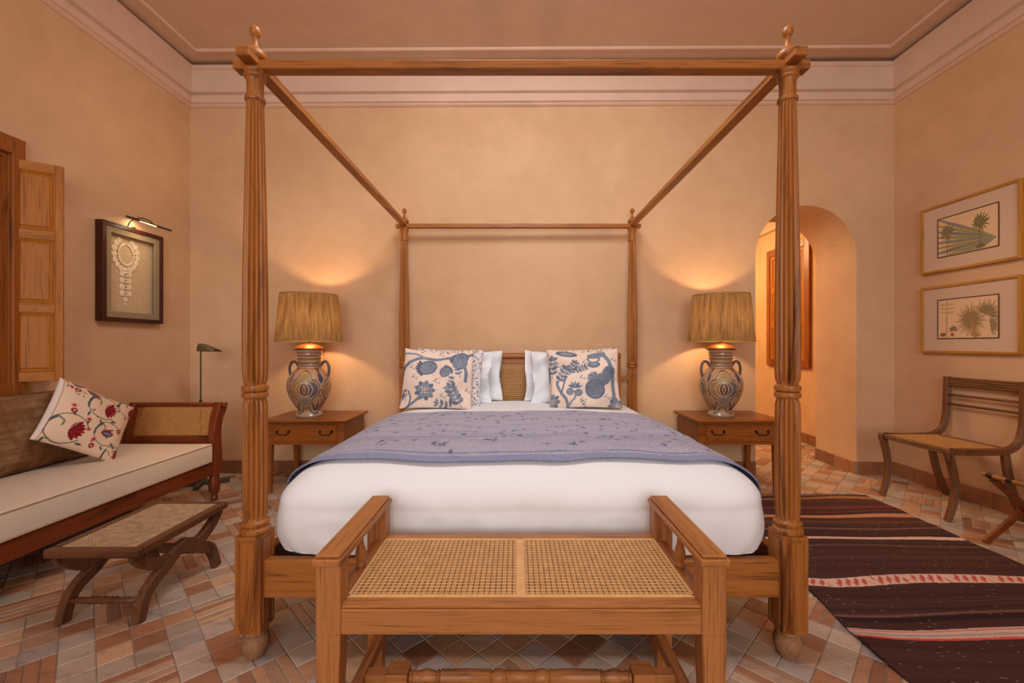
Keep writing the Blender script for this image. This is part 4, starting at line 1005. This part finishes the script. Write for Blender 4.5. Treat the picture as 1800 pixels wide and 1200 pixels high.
p1.box(0, 1.6, 0, .03, (190, 156, 112)); palm_tree(p1, 1.15, .08, .66, .27, [(96, 96, 52), (124, 122, 70), (80, 78, 42)]); palm_tree(p1, .28, .04, .62, .26, [(112, 110, 78), (140, 130, 92), (90, 88, 60)], (110, 84, 60))
for k in range(6): p1.leaf(.35+k*.06, .1, .12, .03, 1.3+.1*k, (120, 76, 48))
for k in range(9): p1.leaf(1.05+k*.03, .06, .12, .05, .6+k*.25, (92, 76, 44))
p2 = Canvas(400, 250, (228, 192, 152), asp=1.6)
p2.stroke([(.26, .04), (.27, 1.0)], .03, (170, 136, 100), 1, False)
for k in range(6): p2.leaf(.27, .85-.1*(k//2), .22, .06, (0.1 if k % 2 else 3.0), (200, 166, 122))
palm_fan(p2, 1.3, .55, .42, -.3, 2.6, 22, [(130, 112, 74), (110, 96, 66), (150, 130, 92)], .03); palm_fan(p2, 1.4, .3, .3, -1.3, 1.6, 14, [(150, 124, 84), (120, 110, 80)], .03)
palm_fan(p2, .92, .45, .46, .1, 6.2, 40, [(150, 116, 66), (120, 96, 56), (176, 136, 84), (104, 96, 70)], .028)
p2.stroke([(.93, .44), (1.0, .2), (1.02, .03)], .05, (160, 120, 70)); palm_fan(p2, .45, .2, .16, 0, 3.2, 12, [(110, 92, 66), (140, 110, 78)], .03)
for x, c_ in ((.42, (150, 66, 36)), (.12, (120, 90, 60)), (.18, (100, 80, 56))): p2.ell(x, .1, .05, .05, 0, c_)
palm_fan(p2, 1.02, .03, .22, .3, 2.6, 9, [(150, 116, 66), (176, 140, 90)], .03); p2.box(0, 1.6, 0, .02, (170, 136, 96))
for c_ in (p1, p2): c_.a = c_.a*.86+s2l((214, 176, 134))*.14
GL = lambda a: wood('gilt', a)
def palm_picture(zc, canvas, label, dz):
    t = empty('framed_print', (XR-.001, 3.195, zc), label, 'picture', 'two palm pictures on the right wall'); ROOM.append(t)
    Wp, Hp, f = .352, .262, .018
    for s in (-1, 1):
        bm = B(); box(bm, -.032, 0, s*(Wp-f/2)-f/2, s*(Wp-f/2)+f/2, -Hp, Hp, .002); link('frame', bm, GL('Z'), t)
        bm = B(); box(bm, -.032, 0, -Wp+f, Wp-f, s*(Hp-f/2)-f/2, s*(Hp-f/2)+f/2, .002); link('frame', bm, GL('Y'), t)
    bm = B(); box(bm, -.02, -.004, -Wp+f, Wp-f, -Hp+f, Hp-f); link('mount', bm, plain('white_mount', (208, 178, 150), .85), t)
    aw, ah = .215, .15
    bm = B()
    for s in (-1, 1): box(bm, -.0225, -.019, s*aw-.0035, s*aw+.0035, -ah, ah); box(bm, -.0225, -.019, -aw, aw, s*ah-.0035, s*ah+.0035)
    link('inner_line', bm, plain('dark_line', (70, 46, 34), .7), t)
    nu, nv = 220, 140; Uu, Vv = np.meshgrid(np.linspace(0, 1, nu), np.linspace(0, 1, nv))
    P = np.stack([np.full_like(Uu, -.0212), aw*(1-2*Uu), ah*(2*Vv-1)], -1)
    grid_obj('print', P, canvas.at(Uu.ravel()*.999, Vv.ravel()*.999).reshape(nv, nu, 3), painted('printed_paper', .8, 0), t, False)
    return t
palm_picture(1.968, p1, 'gold-framed palm tree print with blue and yellow fan leaf, the upper of two', 0)
palm_picture(1.338, p2, 'gold-framed print of a brown fan palm, the lower of two', 0)
# ================================================================== REEDED CHAIR (faces left)
chr_ = empty('side_chair', (3.0, 3.04, 0), 'reeded wooden chair with cane seat and three back rails by the right wall', 'chair')
WW = wood('weathered', 'Z'); qx, qy = 3.0, 3.04
YN, YF_ = 2.79-qy, 3.29-qy
for y in (YN, YF_):
    rs = reedsec(.042, .036, 3, .005); XF = 2.80-qx
    pts = smoothpts([(XF-.012, y, .0), (XF+.025, y, .12), (XF+.035, y, .24), (XF+.012, y, .37), (XF-.008, y, .44), (XF+.0, y, .462)], 6)
    n = len(pts); bm = B(); sweep(bm, pts, rs, (0, 1, 0), [(.8+.35*i/n, 1) for i in range(n)]); link('front_leg', bm, WW, chr_, True, autos=40)
    pts = smoothpts([(XF+.02, y, .45), (XF+.2, y, .447), (XF+.36, y, .455), (XF+.44, y, .5), (XF+.475, y, .6), (XF+.483, y, .74), (XF+.49, y, .9)], 7)
    bm = B(); sweep(bm, pts, rs, (0, 1, 0)); link('side_rail', bm, WW, chr_, True, autos=40)
    pts = smoothpts([(XF+.36, y, .435), (XF+.38, y, .3), (XF+.42, y, .15), (XF+.485, y, 0)], 6)
    bm = B(); sweep(bm, pts, rs, (0, 1, 0)); link('back_leg', bm, WW, chr_, True, autos=40)
def crossrail(name, x, z, hh, tt, nr):
    bm = B(); sweep(bm, [(x, YN+.01, z), (x, 0, z), (x, YF_-.01, z)], [(a, b) for a, b in (reedsec(hh, tt, nr, .004) if nr else circ(hh, 8))], (1, 0, 0)); link(name, bm, wood('weathered', 'Y'), chr_, True, autos=40)
crossrail('front_rail', XF, .447, .034, .034, 3); crossrail('back_seat_rail', XF+.38, .455, .03, .03, 2)
crossrail('crest_rail', XF+.488, .865, .065, .026, 4); crossrail('back_rail', XF+.484, .765, .009, 0, 0); crossrail('back_rail', XF+.482, .695, .009, 0, 0)
bm = B(); cane_sheet(bm, .36, .46, Matrix.Translation((XF+.195, 0, .462)), p=.0146); o = link('cane_seat', bm, CANE_D, chr_); o['kind'] = 'stuff'
# ================================================================== FOLDING STOOL
st = empty('folding_stool', (2.93, 2.3, 0), 'dark wooden crossed-leg folding stool cut off at the right edge', 'stool')
for y in (-.18, .18):
    for k in (-1, 1):
        yy = y+k*.012
        bm = B(); sweep(bm, smoothpts([(-k*.225, yy, .0), (-k*.1, yy, .105), (k*.05, yy, .24), (k*.215, yy, .385)], 5), rsec(.036, .022, .004), (0, 1, 0)); link('leg', bm, MH('X'), st)
for k in (-1, 1):
    Mr = Matrix.Translation((k*.215, 0, .392)) @ Matrix.Rotation(PI/2, 4, 'X')
    bm = B(); lathe(bm, [(.008, -.215), (.013, -.21), (.013, .21), (.008, .215)], 14, Mr); rd = link('top_rod', bm, wood('bench', 'Y'), st, True, autos=40)
    for z0_ in (-.185, -.085, .06, .155):
        bm = B(); lathe(bm, [(.0145, z0_), (.0145, z0_+.03)], 14, Mr); link('black_band', bm, BLACK, rd, True, autos=40)
bm = B(); pts = smoothpts([(-.215, 0, .405), (-.1, 0, .375), (0, 0, .365), (.1, 0, .375), (.215, 0, .405)], 5); sweep(bm, pts, rsec(.24, .003, .001), (0, 0, 1)); link('leather_seat', bm, plain('dark_leather', (40, 26, 20), .4), st)
# ================================================================== RUG
RX0, RX1, RY0, RY1 = 1.335, 2.63, .95, 3.25
nu, nv = 230, 800
Uu, Vv = np.meshgrid(np.linspace(0, 1, nu), np.linspace(0, 1, nv))
Xr = RX0+(RX1-RX0)*Uu+.02*np.sin(Vv*17)*(1-Uu)-.012*np.sin(Vv*11+1)*Uu; Yr = RY0+(RY1-RY0)*Vv+.012*np.sin(Uu*6+Vv*9)
Zr = .005+.0035*(1+np.sin(Vv*46+3*np.sin(Uu*3.5)))*np.clip(.3+.7*np.sin(Uu*2.2+.5), 0, 1)+.012*np.clip(1-Uu*9, 0, 1)*np.clip(np.sin(Vv*26+.8), 0, 1)
Yw = RY0+(RY1-RY0)*Vv+.007*np.sin(Uu*5+1)+.003*np.sin(Uu*13)
C = np.empty((nv, nu, 3)); C[:] = s2l((72, 44, 40))
r = np.random.default_rng(5); rowv = r.normal(0, .1, nv); rowv = np.convolve(rowv, np.ones(9)/9*3, 'same'); C *= (1+rowv[:, None, None])*(1+r.normal(0, .06, (nv, nu)))[..., None]
def stripe(y0, y1, c, al=1, m2=None):
    m = (Yw > y0) & (Yw < y1)
    if m2 is not None: m &= m2
    C[m] = C[m]*(1-al)+s2l(c)*al
PAL = (214, 178, 164)
stripe(3.16, 3.21, (170, 116, 74), .8); stripe(3.1, 3.14, (96, 52, 34)); stripe(2.99, 3.03, (140, 60, 40), .5); stripe(2.83, 2.885, (186, 130, 96)); stripe(2.93, 2.945, (110, 50, 36)); stripe(2.74, 2.78, (100, 66, 44), .7)
stripe(2.66, 2.675, (130, 96, 84), .8); stripe(2.51, 2.545, PAL); stripe(2.42, 2.44, (110, 76, 62), .6); stripe(2.3, 2.31, (100, 66, 56), .5)
stripe(2.045, 2.115, PAL); zz = np.abs(((Uu*26) % 1)-.5)*2
rd_ = (np.abs((Yw-2.08)/.03-(((Uu*30) % 1)*1.6-.8)) < .42) & (np.sin(Uu*40) > -.85); stripe(2.05, 2.11, (176, 48, 44), .85, rd_); stripe(2.05, 2.085, (204, 112, 66), .7, (((Uu*30) % 1) < .25))
stripe(1.9, 1.905, (110, 70, 62), .6); stripe(1.815, 1.83, (128, 92, 84), .6); stripe(1.782, 1.81, (40, 26, 30), .8)
stripe(1.672, 1.735, PAL); stripe(1.672, 1.685, (216, 84, 78)); stripe(1.695, 1.708, (170, 158, 146)); stripe(1.722, 1.73, (196, 96, 92), .7)
stripe(1.25, 1.31, PAL); stripe(1.25, 1.262, (216, 84, 78))
fl_ = (r.random((nv, nu)) < .0022); fl_[:, 1:] |= fl_[:, :-1]; C[fl_] = s2l((150, 122, 108))
o = grid_obj('rug', np.stack([Xr, Yr, Zr], -1), C, bumpy('flatwoven_wool', 1, .95)); sm = o.modifiers.new('thickness', 'SOLIDIFY'); sm.thickness = .004; sm.offset = -1
tag(o, 'dark brown flatwoven rug with pale red-patterned stripes right of the bed', 'rug')
bm = B()
for k in range(130):
    x = RX0+.01+(RX1-RX0-.02)*k/129; yy = RY1+.008; dxx = random.uniform(-.012, .012); ln = random.uniform(.03, .06)
    sweep(bm, [(x, yy-.012, .007), (x+dxx*.5, yy+ln*.5, .004), (x+dxx, yy+ln, .002)], [(.002, 0), (0, .0015), (-.002, 0)], (0, 0, 1))
f_ = link('fringe', bm, plain('wool_fringe', (120, 84, 56), .9), o); f_['kind'] = 'stuff'

# ------------------------------------------------------------------ the room stands half a degree askew of the bed
RM = Matrix.Translation((0, YB, 0)) @ Matrix.Rotation(-.0085, 4, 'Z') @ Matrix.Translation((0, -YB, 0))
for o in ROOM:
    if o.name != 'floor': o.matrix_world = RM @ Matrix.LocRotScale(o.location, o.rotation_euler, o.scale)
